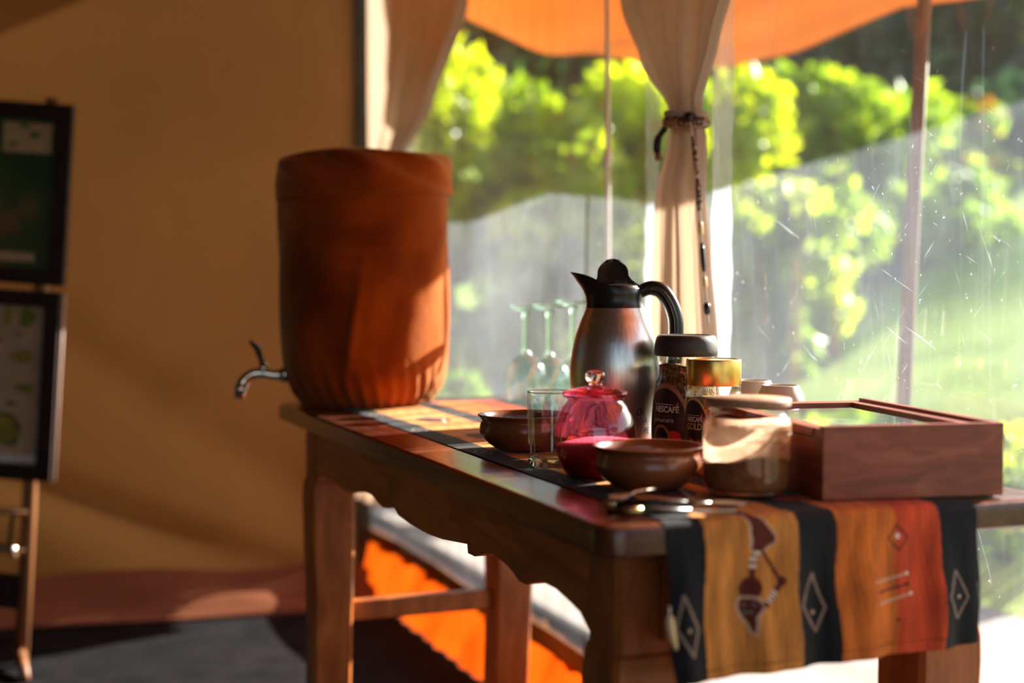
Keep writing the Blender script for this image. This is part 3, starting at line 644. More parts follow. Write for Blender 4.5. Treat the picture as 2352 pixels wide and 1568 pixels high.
# ================================================================== runner: printed cotton, hanging over the near end
CO = {'black': (0.009, 0.0095, 0.012), 'ochre': (0.60, 0.235, 0.045), 'orange': (0.66, 0.165, 0.022), 'red': (0.62, 0.075, 0.022), 'cream': (0.62, 0.42, 0.28), 'tan': (0.34, 0.24, 0.18), 'maroon': (0.115, 0.018, 0.010), 'dark': (0.04, 0.02, 0.015), 'white': (0.85, 0.72, 0.60), 'grey': (0.18, 0.20, 0.20), 'green': (0.05, 0.16, 0.03)}
def seg_d(P, a, b):
    a = np.array(a); b = np.array(b); d = b-a; t = np.clip(((P-a)@d)/(d@d), 0, 1)[:, None]
    return np.linalg.norm(P-(a+t*d), axis=1)
def poly_d(P, pts, closed=True):
    q = list(pts)+([pts[0]] if closed else []); return np.min([seg_d(P, a, b) for a, b in zip(q[:-1], q[1:])], axis=0)
def inside(P, pts):
    x, y = P[:, 0], P[:, 1]; r = np.zeros(len(P), bool); n = len(pts)
    for i in range(n):
        x0, y0 = pts[i]; x1, y1 = pts[(i+1) % n]
        c = ((y0 > y) != (y1 > y)) & (x < (x1-x0)*(y-y0)/((y1-y0) if y1 != y0 else 1e-9)+x0); r ^= c
    return r
def paint(P):
    """colours of the print at (b across, t down from the table edge)"""
    b, t = P[:, 0], P[:, 1]; C = np.zeros((len(P), 3)); C[:] = CO['black']
    wv = 0.0012*np.sin(t*60)+0.001*np.sin(t*23+1)
    def band(lo, hi, c): C[(b >= lo+wv) & (b < hi+wv)] = CO[c]
    band(0.112, 0.223, 'ochre'); band(0.271, 0.346, 'orange'); band(0.346, 0.403, 'red')
    fibre = 1+0.10*np.sin(b*900+3*np.sin(t*40))+0.12*np.sin(b*260+t*30+2*np.sin(t*25))
    blotch = 1+0.16*np.sin(b*70+t*45)*np.sin(t*38-b*30)
    m = C[:, 0] > 0.2; C[m] *= (fibre*blotch)[m][:, None]; C[~m] *= (1+0.35*np.sin(b*500+t*15)*0.5)[~m][:, None]
    def fill(mask, c): C[mask] = CO[c]
    # carrier figure, seen upside down on the ochre stripe
    sk1 = [(0.1644, -0.0084), (0.1744, -0.006), (0.1812, -0.0004), (0.1894, 0.0107), (0.1969, 0.0206), (0.1963, 0.0264), (0.1882, 0.0294), (0.1815, 0.0336), (0.1788, 0.0358), (0.1694, 0.0334), (0.17, 0.0235), (0.1692, 0.0082), (0.1651, -0.0037)]
    rim = [(0.1604, -0.014)] + sk1[:0]
    rt = [(0.1812, -0.0004), (0.1894, 0.0107), (0.1969, 0.0206), (0.1963, 0.0264), (0.1882, 0.0294), (0.1815, 0.0336)]
    lt = [(0.1625, -0.010), (0.1665, 0.000), (0.168, 0.010), (0.1685, 0.0235), (0.168, 0.032)]
    fill(poly_d(P, rt, False) < 0.0022, 'cream'); fill(poly_d(P, lt, False) < 0.0018, 'cream')
    fill(inside(P, sk1), 'maroon')
    up = [(0.163, -0.009), (0.176, -0.006), (0.170, -0.03), (0.150, -0.06), (0.135, -0.055)]; fill(inside(P, up), 'maroon')
    fill(poly_d(P, [(0.1741, 0.0350), (0.1705, 0.0422), (0.1689, 0.0500), (0.1688, 0.0630)], False) < 0.0032, 'maroon')
    for q in ((0.1741, 0.0363), (0.1705, 0.0422), (0.1689, 0.0495)): fill((((b-q[0])/0.0045)**2+((t-q[1])/0.0022)**2) < 1, 'white')
    fill((((b-0.1677)/0.0128)**2+((t-0.0720)/0.0118)**2) < 1, 'maroon')
    fc = [(0.1565, 0.0833), (0.1631, 0.0821), (0.1752, 0.0836), (0.1806, 0.0888), (0.1793, 0.0946), (0.1726, 0.101), (0.172, 0.1092), (0.1708, 0.1185), (0.1674, 0.1159), (0.164, 0.1062), (0.1593, 0.0999), (0.1559, 0.0926), (0.1552, 0.0867)]
    fill(poly_d(P, fc) < 0.0030, 'cream'); fill(inside(P, fc), 'maroon')
    for q in ((0.1605, 0.0883), (0.1622, 0.0893), (0.1700, 0.0886), (0.1725, 0.0884), (0.1613, 0.0960), (0.1635, 0.0968), (0.1672, 0.0960), (0.1690, 0.0963)): fill(np.hypot(b-q[0], t-q[1]) < 0.0013, 'grey')
    fill(poly_d(P, [(0.1815, 0.036), (0.1900, 0.0490), (0.1986, 0.0619)], False) < 0.0021, 'maroon')
    fill((((b-0.2030)/0.0058)**2+((t-0.0665)/0.0055)**2) < 1, 'maroon')
    fa = [(0.2034, 0.067), (0.1846, 0.0891)]; fill(poly_d(P, fa, False) < 0.0034, 'maroon')
    for k in (0.45, 0.58, 0.71, 0.86):
        q = (fa[0][0]+(fa[1][0]-fa[0][0])*k, fa[0][1]+(fa[1][1]-fa[0][1])*k); u = b-q[0]; w = t-q[1]
        al = (u*-0.648+w*0.762); ac = (u*0.762+w*0.648); fill((np.abs(al) < 0.0011) & (np.abs(ac) < 0.0032), 'white')
    def diamond(p, c, dot, dc, wd=0.0011, dr=0.0022):
        fill(poly_d(P, p) < wd, c); fill(np.hypot(b-dot[0], t-dot[1]) < dr, dc)
    diamond([(0.0851, 0.0724), (0.1041, 0.1077), (0.0944, 0.1334), (0.0769, 0.1057)], 'tan', (0.092, 0.1073), 'cream', 0.0014)
    diamond([(0.2436, 0.0628), (0.2568, 0.0993), (0.2438, 0.1239), (0.2276, 0.0945)], 'tan', (0.2422, 0.1031), 'cream', 0.0013)
    diamond([(0.4211, 0.0721), (0.4367, 0.1024), (0.4223, 0.1247), (0.4082, 0.0989)], 'tan', (0.4237, 0.1006), 'cream')
    diamond([(0.3489, 0.0174), (0.3637, 0.032), (0.352, 0.0459), (0.3381, 0.0318)], 'dark', (0.3503, 0.0301), 'white', 0.0009, 0.0030)
    for p, c in ((((0.3168, 0.0769), (0.337, 0.0752), (0.3604, 0.0708)), 'cream'), (((0.3194, 0.0875), (0.338, 0.0862), (0.3593, 0.0823)), 'dark'), (((0.3195, 0.1001), (0.341, 0.0975), (0.362, 0.0924)), 'cream')):
        fill(poly_d(P, p, False) < 0.0011, c); fill(np.hypot(b-p[2][0], t-p[2][1]) < 0.0022, 'white' if c == 'cream' else c)
    fill(np.hypot(b-0.3455, t-0.1202) < 0.0022, 'dark')
    # motifs further up the table: diamonds and a bird-like shape
    for k, tb_ in enumerate((-0.30, -0.62, -0.94, -1.22)):
        for bc in (0.247, 0.43, 0.092): diamond([(bc, tb_-0.03), (bc+0.014, tb_), (bc, tb_+0.03), (bc-0.014, tb_)], 'tan', (bc, tb_), 'cream')
        o_ = tb_+0.12; fill((((b-0.165)/0.030)**2+((t-o_)/0.045)**2) < 1, 'maroon'); fill(poly_d(P, [(0.15, o_-0.08), (0.19, o_-0.02), (0.165, o_+0.07)], False) < 0.003, 'cream')
    fill((((b-0.285)/0.018)**2+((t+0.135)/0.03)**2) < 1, 'green'); fill((((b-0.27)/0.02)**2+((t+0.09)/0.02)**2) < 1, 'red')
    # stitched hem
    h = (np.abs(t-(0.1495-0.014*(b-0.115))) < 0.0007); C[h] *= 0.45
    return np.clip(C, 0.005, 1)
RHO = 0.0135
def run_pt(b, t):
    """local table coordinates of the cloth; t<0 lies on the top, t>0 hangs"""
    s = t+0.0095; L = PI*RHO/2
    skew = 0.014*np.clip(-t, 0, 2)
    if s <= 0:
        y = 0.012-s; z = TZ+0.0016+0.0005*math.sin(40*b)*math.sin(9*t)*min(1, -s*10); x = b+skew
    elif s < L:
        p = s/RHO; y = 0.012-RHO*math.sin(p); z = TZ-0.0119+RHO*math.cos(p); x = b
    else:
        h = s-L; z = TZ-0.0119-h; k = min(h/0.08, 1)
        y = -0.0015-0.002*k-0.0045*k*(1+math.sin(b*62+h*9+0.8))-0.002*k*math.sin(b*140+2)-0.006*(h/0.15)**2
        x = b+0.003*k*math.sin(h*38+b*11)
        if b < 0.11: x += 0.010*(0.11-b)/0.04*(h/0.15)*0.6
    return (x, y, z)
ts = np.concatenate([np.arange(-1.46, -0.06, 0.006), np.arange(-0.06, 0.1600, 0.0010)]); bs = np.arange(0.0700, 0.4561, 0.00105)
vs = []; P2 = []
for t in ts:
    for b in bs:
        tt = t
        if t > 0.12: tt = 0.12+(t-0.12)*(1.0+0.10*(0.2-b)/0.2)
        vs.append(run_pt(b, tt)); P2.append((b, t))
nb = len(bs); nt_ = len(ts)
idx = np.arange(nb*nt_).reshape(nt_, nb)
F = np.stack([idx[:-1, :-1], idx[:-1, 1:], idx[1:, 1:], idx[1:, :-1]], -1).reshape(-1)
me = bpy.data.meshes.new('table_runner'); me.vertices.add(len(vs)); me.vertices.foreach_set('co', np.array(vs, dtype=np.float32).ravel())
me.loops.add(len(F)); me.loops.foreach_set('vertex_index', F.astype(np.int32)); nf_ = len(F)//4
me.polygons.add(nf_); me.polygons.foreach_set('loop_start', np.arange(0, 4*nf_, 4, dtype=np.int32)); me.polygons.foreach_set('loop_total', np.full(nf_, 4, dtype=np.int32))
me.update(calc_edges=True); me.polygons.foreach_set('use_smooth', [True]*nf_)
Cc = paint(np.array(P2)); ca = me.color_attributes.new('print', 'FLOAT_COLOR', 'POINT'); ca.data.foreach_set('color', np.concatenate([Cc, np.ones((len(Cc), 1))], 1).astype(np.float32).ravel())
m, nt, out = mat('printed_cotton'); p = N(nt, 'BsdfPrincipled'); p.inputs['Roughness'].default_value = 0.8; p.inputs['Sheen Weight'].default_value = 0.04; p.inputs['Specular IOR Level'].default_value = 0.25
at_n = N(nt, 'Attribute'); at_n.attribute_name = 'print'; nz = N(nt, 'TexNoise', Scale=1, Detail=4); nt.links.new(coords(nt, (260, 260, 25)), nz.inputs['Vector'])
rc = ramp(nt, nz.outputs[0], [(0.3, (0.78,)*3), (0.7, (1.15,)*3)]); mxr = N(nt, 'MixRGB', blend_type='MULTIPLY'); mxr.inputs[0].default_value = 1
nt.links.new(at_n.outputs['Color'], mxr.inputs[1]); nt.links.new(rc, mxr.inputs[2]); nt.links.new(mxr.outputs[0], p.inputs['Base Color'])
bp = N(nt, 'Bump', Strength=0.25, Distance=0.002); nt.links.new(nz.outputs[0], bp.inputs['Height']); nt.links.new(bp.outputs[0], p.inputs['Normal']); nt.links.new(p.outputs[0], out.inputs[0])
me.materials.append(m)
run = bpy.data.objects.new('table_runner', me); COL.objects.link(run); run.location = O; run.rotation_euler = (0, 0, ROT)
tag(run, 'striped cotton runner with painted figure and diamonds hanging over the table end', 'table runner')
tg_ = tube('horn_toggle', curve_pts([(0.070, -0.010, TZ-0.093), (0.0715, -0.011, TZ-0.108), (0.076, -0.011, TZ-0.122), (0.0795, -0.010, TZ-0.131)], 4), [0.0042, 0.0045, 0.0047, 0.0047, 0.0045, 0.0042, 0.004, 0.0036, 0.0031, 0.0026, 0.002, 0.0014, 0.0007], M['bone'], run, 12, label='pale horn toggle sewn to the corner')
tube('thread', [(0.0705, -0.009, TZ-0.082), (0.070, -0.010, TZ-0.094)], 0.0014, M['rope'], run, 6)

# ================================================================== velvet-covered urn
ST = TZ+0.0032      # where things stand on the runner
urn = empty('water_urn', (-0.297, 2.81, ST), 0, 'large drinks urn in a rust velvet cover at the far table end', 'urn')
up_ = [(0.0, 0.0), (0.118, 0.0), (0.130, 0.006), (0.147, 0.026), (0.160, 0.060), (0.1675, 0.10), (0.169, 0.16), (0.1695, 0.26), (0.170, 0.36), (0.170, 0.425)]
def cover_pt(r, z, t, h):
    k = r
    # gathers at the foot and one long diagonal crease
    g = max(0.0, 1-z/0.10); k += g*0.0050*math.sin(34*t+z*60)*(1 if math.sin(t) < 0.6 else 0.5)
    dz = z-0.02; cr = -1.72+dz*0.9; k += 0.012*math.exp(-((t-cr)/0.05)**2)*(1-abs(z-0.15)/0.16 if abs(z-0.15) < 0.16 else 0)
    k += 0.0022*math.sin(5*t+11*z)+0.0015*math.sin(9*t-26*z+1)
    return k
pp = smooth_prof(up_, 6); n = 160; vs, fs = [], []
for r, z in pp:
    for i in range(n):
        t = -PI+2*PI*i/n; k = cover_pt(r, z, t, 1) if r > 0.05 else r
        vs.append((k*math.cos(t), k*math.sin(t), z))
for j in range(len(pp)-1):
    for i in range(n): fs.append((j*n+i, j*n+(i+1) % n, (j+1)*n+(i+1) % n, (j+1)*n+i))
mesh_obj('cover', vs, fs, M['velvet'], urn)
cp = smooth_prof([(0.1715, 0.413), (0.1765, 0.412), (0.1775, 0.418), (0.176, 0.445), (0.1755, 0.47), (0.171, 0.487), (0.158, 0.4955), (0.12, 0.4965), (0.06, 0.497), (0.0, 0.497)], 6); vs, fs = [], []
for r, z in cp:
    for i in range(n):
        t = -PI+2*PI*i/n
        w = min(1, max(0, (z-0.415)/0.03))*(1 if z < 0.49 else 0.25)
        k = r + 0.0075*w*math.sin(3.0*(t*2.2+z*26))*max(0, math.sin(t*1.0+PI)+0.2)+0.0015*math.sin(7*t)
        dz = 0.006*math.sin(t*1.0+1.2)*(1 if z < 0.43 else 0.3) + 0.0035*math.sin(3*t+0.5)*(1 if z > 0.48 else 0)
        vs.append((max(k, 0)*math.cos(t), max(k, 0)*math.sin(t), z+dz))
for j in range(len(cp)-1):
    for i in range(n): fs.append((j*n+i, j*n+(i+1) % n, (j+1)*n+(i+1) % n, (j+1)*n+i))
mesh_obj('cap', vs, fs, M['velvet'], urn)
# tap pointing left out of the cover
ta = [(-0.150, -0.03, 0.060), (-0.176, -0.035, 0.058), (-0.200, -0.038, 0.062), (-0.221, -0.040, 0.060), (-0.236, -0.042, 0.048), (-0.243, -0.042, 0.034)]
tap = tube('tap', curve_pts(ta, 4), [0.0095]*5+[0.010]*6+[0.011]*6+[0.012]*4, M['chrome'], urn, 14)
tube('nozzle', [(-0.243, -0.042, 0.038), (-0.2445, -0.042, 0.028), (-0.246, -0.042, 0.012)], [0.014, 0.0115, 0.010], M['chrome'], tap, 14)
tube('stem', [(-0.198, -0.038, 0.062), (-0.2, -0.038, 0.082)], [0.010, 0.0085], M['chrome'], tap, 12)
tube('lever', curve_pts([(-0.199, -0.038, 0.078), (-0.205, -0.038, 0.095), (-0.211, -0.038, 0.112), (-0.226, -0.038, 0.126)], 4), [0.009, 0.008, 0.0075, 0.0075, 0.008, 0.009, 0.0095, 0.0095, 0.009, 0.008, 0.007, 0.005, 0.003], M['horn'], tap, 12, 0.7, label='black lever')
tube('flange', [(-0.148, -0.03, 0.06), (-0.168, -0.034, 0.058)], [0.017, 0.015], M['chrome'], tap, 16)

# ================================================================== vacuum jug
jug = empty('vacuum_jug', (0.1552, 2.101, ST), 0, 'tall brushed steel vacuum jug with a black spout, lid and handle', 'jug')
jp = smooth_prof([(0.0, 0.0), (0.052, 0.0), (0.0565, 0.003), (0.058, 0.010), (0.0605, 0.035), (0.0635, 0.060), (0.0668, 0.085), (0.0676, 0.108), (0.0660, 0.128), (0.0610, 0.155), (0.0535, 0.178), (0.0475, 0.193), (0.0438, 0.203), (0.0436, 0.204)], 5)
vs, fs = lathe_data(jp, 96); mesh_obj('body', vs, fs, M['steel'], jug)
# collar with spout (towards -x)
n = 96; m_ = 16; vs, fs = [], []
def rim_at(t):
    x = math.cos(t); dpi = math.atan2(math.sin(t-PI), math.cos(t-PI))
    sp = math.exp(-(dpi/0.42)**2); sp2 = math.exp(-(dpi/0.95)**2)
    r = 0.0405+0.0245*sp+0.003*sp2
    z = 0.2335+0.0235*math.exp(-(dpi/0.95)**2)
    return r, z
for j in range(m_+1):
    v = j/m_
    for i in range(n):
        t = 2*PI*i/n; r1, z1 = rim_at(t)
        r = 0.0440-0.0022*math.sin(PI*min(v*1.4, 1))+(r1-0.0440)*(v**1.9); z = 0.203+(z1-0.203)*v
        vs.append((r*math.cos(t), r*math.sin(t), z))
for j in range(1, 9):   # inner wall back down
    v = 1-j/8
    for i in range(n):
        t = 2*PI*i/n; r1, z1 = rim_at(t); r1 -= 0.0022
        r = 0.037+(r1-0.037)*(v**1.5); z = 0.222+(z1-0.222)*v+ (0.0006 if j == 1 else 0)
        vs.append((r*math.cos(t), r*math.sin(t), z))
R_ = len(vs)//n
for j in range(R_-1):
    for i in range(n): fs.append((j*n+i, j*n+(i+1) % n, (j+1)*n+(i+1) % n, (j+1)*n+i))
fs.append(tuple((R_-1)*n+i for i in range(n)))
mesh_obj('collar', vs, fs, M['blackplastic'], jug)
# lid: low dome with a tall rounded thumb press
lid = mesh_obj('lid', *lathe_data(smooth_prof([(0.0375, 0.226), (0.037, 0.234), (0.033, 0.2375), (0.02, 0.2395), (0.0, 0.240)], 4), 48), M['blackplastic'], jug)
def press(u, v):
    # u across, v up the tab; a thick rounded tongue rising from the lid
    w = 0.0235*math.sqrt(max(0.0, 1-max(0, (v-0.45)/0.55)**2.3)) if v > 0.45 else 0.0235+0.016*max(0, (0.45-v)/0.45)**2.0
    x = -0.003+(u-0.5)*2*w+0.010*max(0, 0.4-v)*(1 if u > 0.5 else 0.2)
    z = 0.2345+0.040*v
    y = -0.012+0.016*v+0.003*math.cos((u-0.5)*PI)
    return (x, y, z)
pr = grid_mesh('thumb_press', 24, 24, press, M['blackplastic'], jug); md = pr.modifiers.new('thickness', 'SOLIDIFY'); md.thickness = 0.006; md.offset = 0
tv, tf = text_mesh('POUR', 0.0075)
mesh_obj('lettering', [(x+0.0085, -0.017+y*0.45, 0.2405+y*0.75+0.0005) for x, y, z in tv], tf, M['grey_ink'], jug)
box('ledge', (0.009, -0.014, 0.2375), (0.042, 0.016, 0.0035), M['blackplastic'], jug, 0.001, Matrix.Rotation(0.5, 3, 'X'))
hp = curve_pts([(0.034, -0.004, 0.225), (0.047, -0.005, 0.2315), (0.0575, -0.006, 0.2325), (0.070, -0.008, 0.2275), (0.0815, -0.010, 0.211), (0.0888, -0.011, 0.1906), (0.0905, -0.012, 0.168), (0.0885, -0.012, 0.125), (0.082, -0.010, 0.085), (0.066, -0.006, 0.055)], 6)
hnd = tube('handle', hp, [0.0095+0.0025*min(1, i/18) for i in range(len(hp))], M['blackplastic'], jug, 16, 0.85, up=Vector((0, 1, 0)))
tube('inlay', [p+Vector((0, -0.0095, 0)) for p in hp[8:]], 0.0032, M['lidplastic'], hnd, 8, up=Vector((0, 1, 0)))
for body, dx, z, s in (('O\\', -0.004, 0.0495, 0.014), ('\u00c0', 0.008, 0.036, 0.013), ('PE', 0.012, 0.021, 0.013)):
    tv, tf = text_mesh(body, s, 1.0); mesh_obj('lettering', wrap(tv, jp, -0.93+dx/0.06, z, 0.0005), tf, M['black_ink'], jug)

# ================================================================== coffee jars with printed labels
def patch(name, prof_, ang, x0, x1, f_lo, f_hi, off, m, parent, nx=40, nz=16):
    vs, fs = [], []
    for i in range(nx+1):
        x = x0+(x1-x0)*i/nx; lo, hi = f_lo(x), f_hi(x)
        for j in range(nz+1): vs.append((x, lo+(hi-lo)*j/nz))
    W = wrap([(v[0], v[1], 0) for v in vs], prof_, ang, 0.0, off)
    W = []
    r0 = 0.046
    for x, z in vs:
        r = rad_at(prof_, z)+off; t = ang+x/r0; W.append((r*math.cos(t), r*math.sin(t), z))
    for i in range(nx):
        for j in range(nz): fs.append((i*(nz+1)+j, (i+1)*(nz+1)+j, (i+1)*(nz+1)+j+1, i*(nz+1)+j+1))
    return mesh_obj(name, W, fs, m, parent)
def letters(parent, prof_, ang, body, size, xc, zc, m, off=0.0012, r0=0.046, space=0.95, bold=0.0, sx=1.0, slant=0.0):
    tv, tf = text_mesh(body, size, space, bold); W = []
    for x, y, _ in tv:
        z = zc+y+slant*x; r = rad_at(prof_, z)+off; t = ang+(xc+x*sx)/r0; W.append((r*math.cos(t), r*math.sin(t), z))
    return mesh_obj('lettering', W, tf, m, parent)
cj = empty('coffee_jar', (0.2538, 2.03, ST), 0, 'waisted instant coffee jar with a dark brown lid and label', 'jar')
cpf = smooth_prof([(0.0, 0.002), (0.043, 0.0), (0.0475, 0.004), (0.0492, 0.020), (0.0490, 0.040), (0.0472, 0.068), (0.0447, 0.0925), (0.0408, 0.104), (0.0412, 0.116), (0.0435, 0.126), (0.0430, 0.134), (0.040, 0.137)], 4)
lathe('glass', cpf[:], M['clear_thin'], cj, 72, open_ends=True)
inner = [(max(r-0.002, 0), z+0.001) for r, z in cpf if z < 0.117]; topz = inner[-1][1]
cf = lathe_data(inner+[(0.03, topz+0.003), (0.012, topz+0.001), (0.0, topz)], 64)
mesh_obj('granules', [(x, y, z if z < 0.11 else z-0.10*x) for x, y, z in cf[0]], cf[1], M['coffee'], cj)
lathe('lid', [(0.0, 0.1345), (0.0445, 0.1345), (0.0458, 0.136), (0.0462, 0.142), (0.0450, 0.155), (0.0425, 0.1625), (0.040, 0.1645), (0.036, 0.1650), (0.0352, 0.1640), (0.0, 0.1640)], M['lidplastic'], cj, 64)
A1 = -PI/2-0.85
arch = lambda hw, h, p=2.2: (lambda x: h*max(0.0, 1-abs(x/hw)**p)**(1/p))
patch('label_border', cpf, A1, -0.043, 0.043, lambda x: 0.006, lambda x: 0.007+arch(0.0435, 0.089)(x), 0.0004, M['bronze'], cj)
patch('label', cpf, A1, -0.0385, 0.0385, lambda x: 0.008, lambda x: 0.009+arch(0.039, 0.080)(x), 0.0008, M['label_dark'], cj)
letters(cj, cpf, A1, 'NESCAF\u00c9', 0.0122, 0.0045, 0.0585, M['white_ink'], bold=0.0003, sx=0.84)
patch('label_bar', cpf, A1, -0.018, 0.016, lambda x: 0.0655, lambda x: 0.0664, 0.0012, M['white_ink'], cj, 14, 2)
patch('label_accent', cpf, A1, 0.0185, 0.0235, lambda x: 0.0645+(x-0.0185)*0.5, lambda x: 0.0658+(x-0.0185)*1.0, 0.0014, M['red_ink'], cj, 6, 2)
letters(cj, cpf, A1, 'ORIGINAL', 0.0056, -0.001, 0.0492, M['dull_ink'], space=1.3)
letters(cj, cpf, A1, 'EXTRAFORTE', 0.0066, 0.000, 0.0425, M['white_ink'], sx=0.9)
def disc(name, prof_, ang, xc, zc, rx, rz, m, parent, off, r_in=0.0):
    vs, fs = [], []; r0 = 0.046; K = 28
    for i in range(K):
        t = 2*PI*i/K
        for s in (r_in, 0.5*(1+r_in), 1.0):
            x = xc+rx*s*math.cos(t); z = zc+rz*s*math.sin(t); r = rad_at(prof_, z)+off; w = ang+x/r0; vs.append((r*math.cos(w), r*math.sin(w), z))
    for i in range(K):
        j = (i+1) % K
        for k in range(2): fs.append((i*3+k, i*3+k+1, j*3+k+1, j*3+k))
    return mesh_obj(name, vs, fs, m, parent)
disc('printed_mug', cpf, A1, 0.017, 0.018, 0.011, 0.011, M['red_ink'], cj, 0.0012)
disc('printed_cup_rim', cpf, A1, -0.002, 0.0195, 0.0140, 0.0175, M['bronze'], cj, 0.0014, 0.0)
disc('printed_coffee', cpf, A1, -0.002, 0.0185, 0.0113, 0.0143, M['black_ink'], cj, 0.0017)

gj = empty('gold_lid_jar', (0.2807, 1.936, ST), 0, 'coffee jar with a shiny gold lid behind the cocoa jar', 'jar')
gpf = smooth_prof([(0.0, 0.002), (0.034, 0.0), (0.0385, 0.004), (0.0395, 0.02), (0.0400, 0.05), (0.0400, 0.075), (0.0392, 0.086), (0.0376, 0.091), (0.0372, 0.098), (0.035, 0.101)], 4)
lathe('glass', gpf, M['clear_thin'], gj, 64, open_ends=True)
inner = [(max(r-0.002, 0), z+0.001) for r, z in gpf if z < 0.080]
cf = lathe_data(inner+[(0.02, inner[-1][1]+0.002), (0.0, inner[-1][1])], 64); mesh_obj('granules', cf[0], cf[1], M['coffee_dark'], gj)
gl_ = lathe('lid', [(0.0, 0.0985), (0.0375, 0.0985), (0.0382, 0.1), (0.0382, 0.132), (0.0372, 0.1345), (0.035, 0.1345), (0.034, 0.1335), (0.0, 0.1335)], M['gold'], gj, 72); shade_auto(gl_, 40)
A2 = -PI/2-0.90
patch('label_border', gpf, A2, -0.033, 0.033, lambda x: 0.004, lambda x: 0.005+arch(0.0335, 0.078)(x), 0.0004, M['goldfoil'], gj)
patch('label', gpf, A2, -0.0300, 0.0300, lambda x: 0.006, lambda x: 0.007+arch(0.0305, 0.072)(x), 0.0008, M['label_navy'], gj)
letters(gj, gpf, A2, 'NESCAF\u00c9', 0.0095, 0.003, 0.0525, M['white_ink'], bold=0.0002, sx=0.82)
patch('label_bar', gpf, A2, -0.013, 0.012, lambda x: 0.0580, lambda x: 0.0587, 0.0012, M['white_ink'], gj, 12, 2)
patch('label_accent', gpf, A2, 0.0140, 0.0180, lambda x: 0.0570+(x-0.014)*0.5, lambda x: 0.058+(x-0.014), 0.0014, M['red_ink'], gj, 6, 2)
letters(gj, gpf, A2, 'GOLD', 0.0125, 0.002, 0.0425, M['goldfoil'], bold=0.0004, sx=0.9)
disc('printed_bean', gpf, A2, -0.004, 0.019, 0.006, 0.008, M['bronze'], gj, 0.0014)
disc('printed_swirl', gpf, A2, 0.014, 0.014, 0.011, 0.012, M['purple_ink'], gj, 0.0012)
disc('printed_swirl', gpf, A2, 0.012, 0.006, 0.014, 0.004, M['orange_ink'], gj, 0.0014)

# ================================================================== cocoa jar
co = empty('cocoa_jar', (0.267, 1.576, ST), 0, 'clear glass jar of cocoa powder with a flat pale wooden lid', 'jar')
kp = smooth_prof([(0.0, 0.003), (0.036, 0.0), (0.0435, 0.003), (0.0475, 0.010), (0.0497, 0.018), (0.0500, 0.05), (0.0500, 0.076), (0.0485, 0.085), (0.0440, 0.0905), (0.0425, 0.094), (0.0425, 0.1005)], 4)
M['jar_clear'] = thin_glass('low_gloss_jar_glass', (0.97, 0.97, 0.96), 0.035, 0.05)
lathe('glass', kp, M['jar_clear'], co, 80, open_ends=True)
base = [(0.0, 0.0), (0.036, 0.0), (0.0425, 0.003), (0.0455, 0.006), (0.0, 0.0065)]
M['clear_solid'] = glass('clear_solid_glass', (0.98, 0.98, 0.97), 0.03, 1.35)
lathe('glass_base', base, M['clear_solid'], co, 64)
lathe('wood_lid', [(0.0, 0.1005), (0.047, 0.1005), (0.0488, 0.1020), (0.0490, 0.1075), (0.0480, 0.1095), (0.0, 0.1100)], M['cork'], co, 72)
ks = [(0.0, 0.0075), (0.044, 0.0075), (0.0470, 0.012), (0.0486, 0.020), (0.0488, 0.045)]
nn_ = 96; vs, fs = [], []
for r, z in ks:
    for i in range(nn_):
        t = 2*PI*i/nn_; zz = z
        if z == 0.045: zz = 0.043+0.0045*math.sin(t*3+0.6)+0.003*math.sin(5*t+2)+0.003*math.cos(t)
        vs.append((r*math.cos(t), r*math.sin(t), zz))
for q in (0.75, 0.5, 0.25, 0.0):
    for i in range(nn_):
        t = 2*PI*i/nn_; vs.append((0.0488*q*math.cos(t), 0.0488*q*math.sin(t), 0.044+0.008*(1-q)+(0.0045*math.sin(t*3+0.6))*q*q))
for j in range(len(vs)//nn_-1):
    for i in range(nn_): fs.append((j*nn_+i, j*nn_+(i+1) % nn_, (j+1)*nn_+(i+1) % nn_, (j+1)*nn_+i))
mesh_obj('cocoa_powder', vs, fs, M['cocoa'], co)
# powder clinging to the inside of the glass, thin enough for the sun to shine through
m, nt, out = mat('clinging_cocoa_film'); tl = N(nt, 'BsdfTranslucent'); tl.inputs[0].default_value = (0.92, 0.60, 0.40, 1); df = N(nt, 'BsdfDiffuse'); df.inputs[0].default_value = (0.46, 0.24, 0.13, 1)
mm = N(nt, 'MixShader'); mm.inputs[0].default_value = 0.45; nt.links.new(tl.outputs[0], mm.inputs[1]); nt.links.new(df.outputs[0], mm.inputs[2])
tr = N(nt, 'BsdfTransparent'); nz = N(nt, 'TexNoise', Scale=1.0, Detail=4, Distortion=1.2); nt.links.new(coords(nt, (22, 22, 62), 'Object', (0.25, 0.12, 0)), nz.inputs['Vector'])
al = ramp(nt, nz.outputs[0], [(0.36, (0.45,)*3), (0.50, (0.95,)*3)]); mx = N(nt, 'MixShader'); nt.links.new(al, mx.inputs[0]); nt.links.new(tr.outputs[0], mx.inputs[1]); nt.links.new(mm.outputs[0], mx.inputs[2]); nt.links.new(mx.outputs[0], out.inputs[0])
vs, fs = [], []; NZ = 22
for j in range(NZ+1):
    for i in range(nn_):
        t = 2*PI*i/nn_
        lo = 0.038+0.008*math.sin(t*2+2.2)+0.005*math.sin(5*t+0.4); hi = 0.082+0.002*math.sin(3*t)
        z = lo+(hi-lo)*j/NZ; r = rad_at(kp, z)-0.0006; vs.append((r*math.cos(t), r*math.sin(t), z))
for j in range(NZ):
    for i in range(nn_): fs.append((j*nn_+i, j*nn_+(i+1) % nn_, (j+1)*nn_+(i+1) % nn_, (j+1)*nn_+i))
mesh_obj('powder_film', vs, fs, m, co)

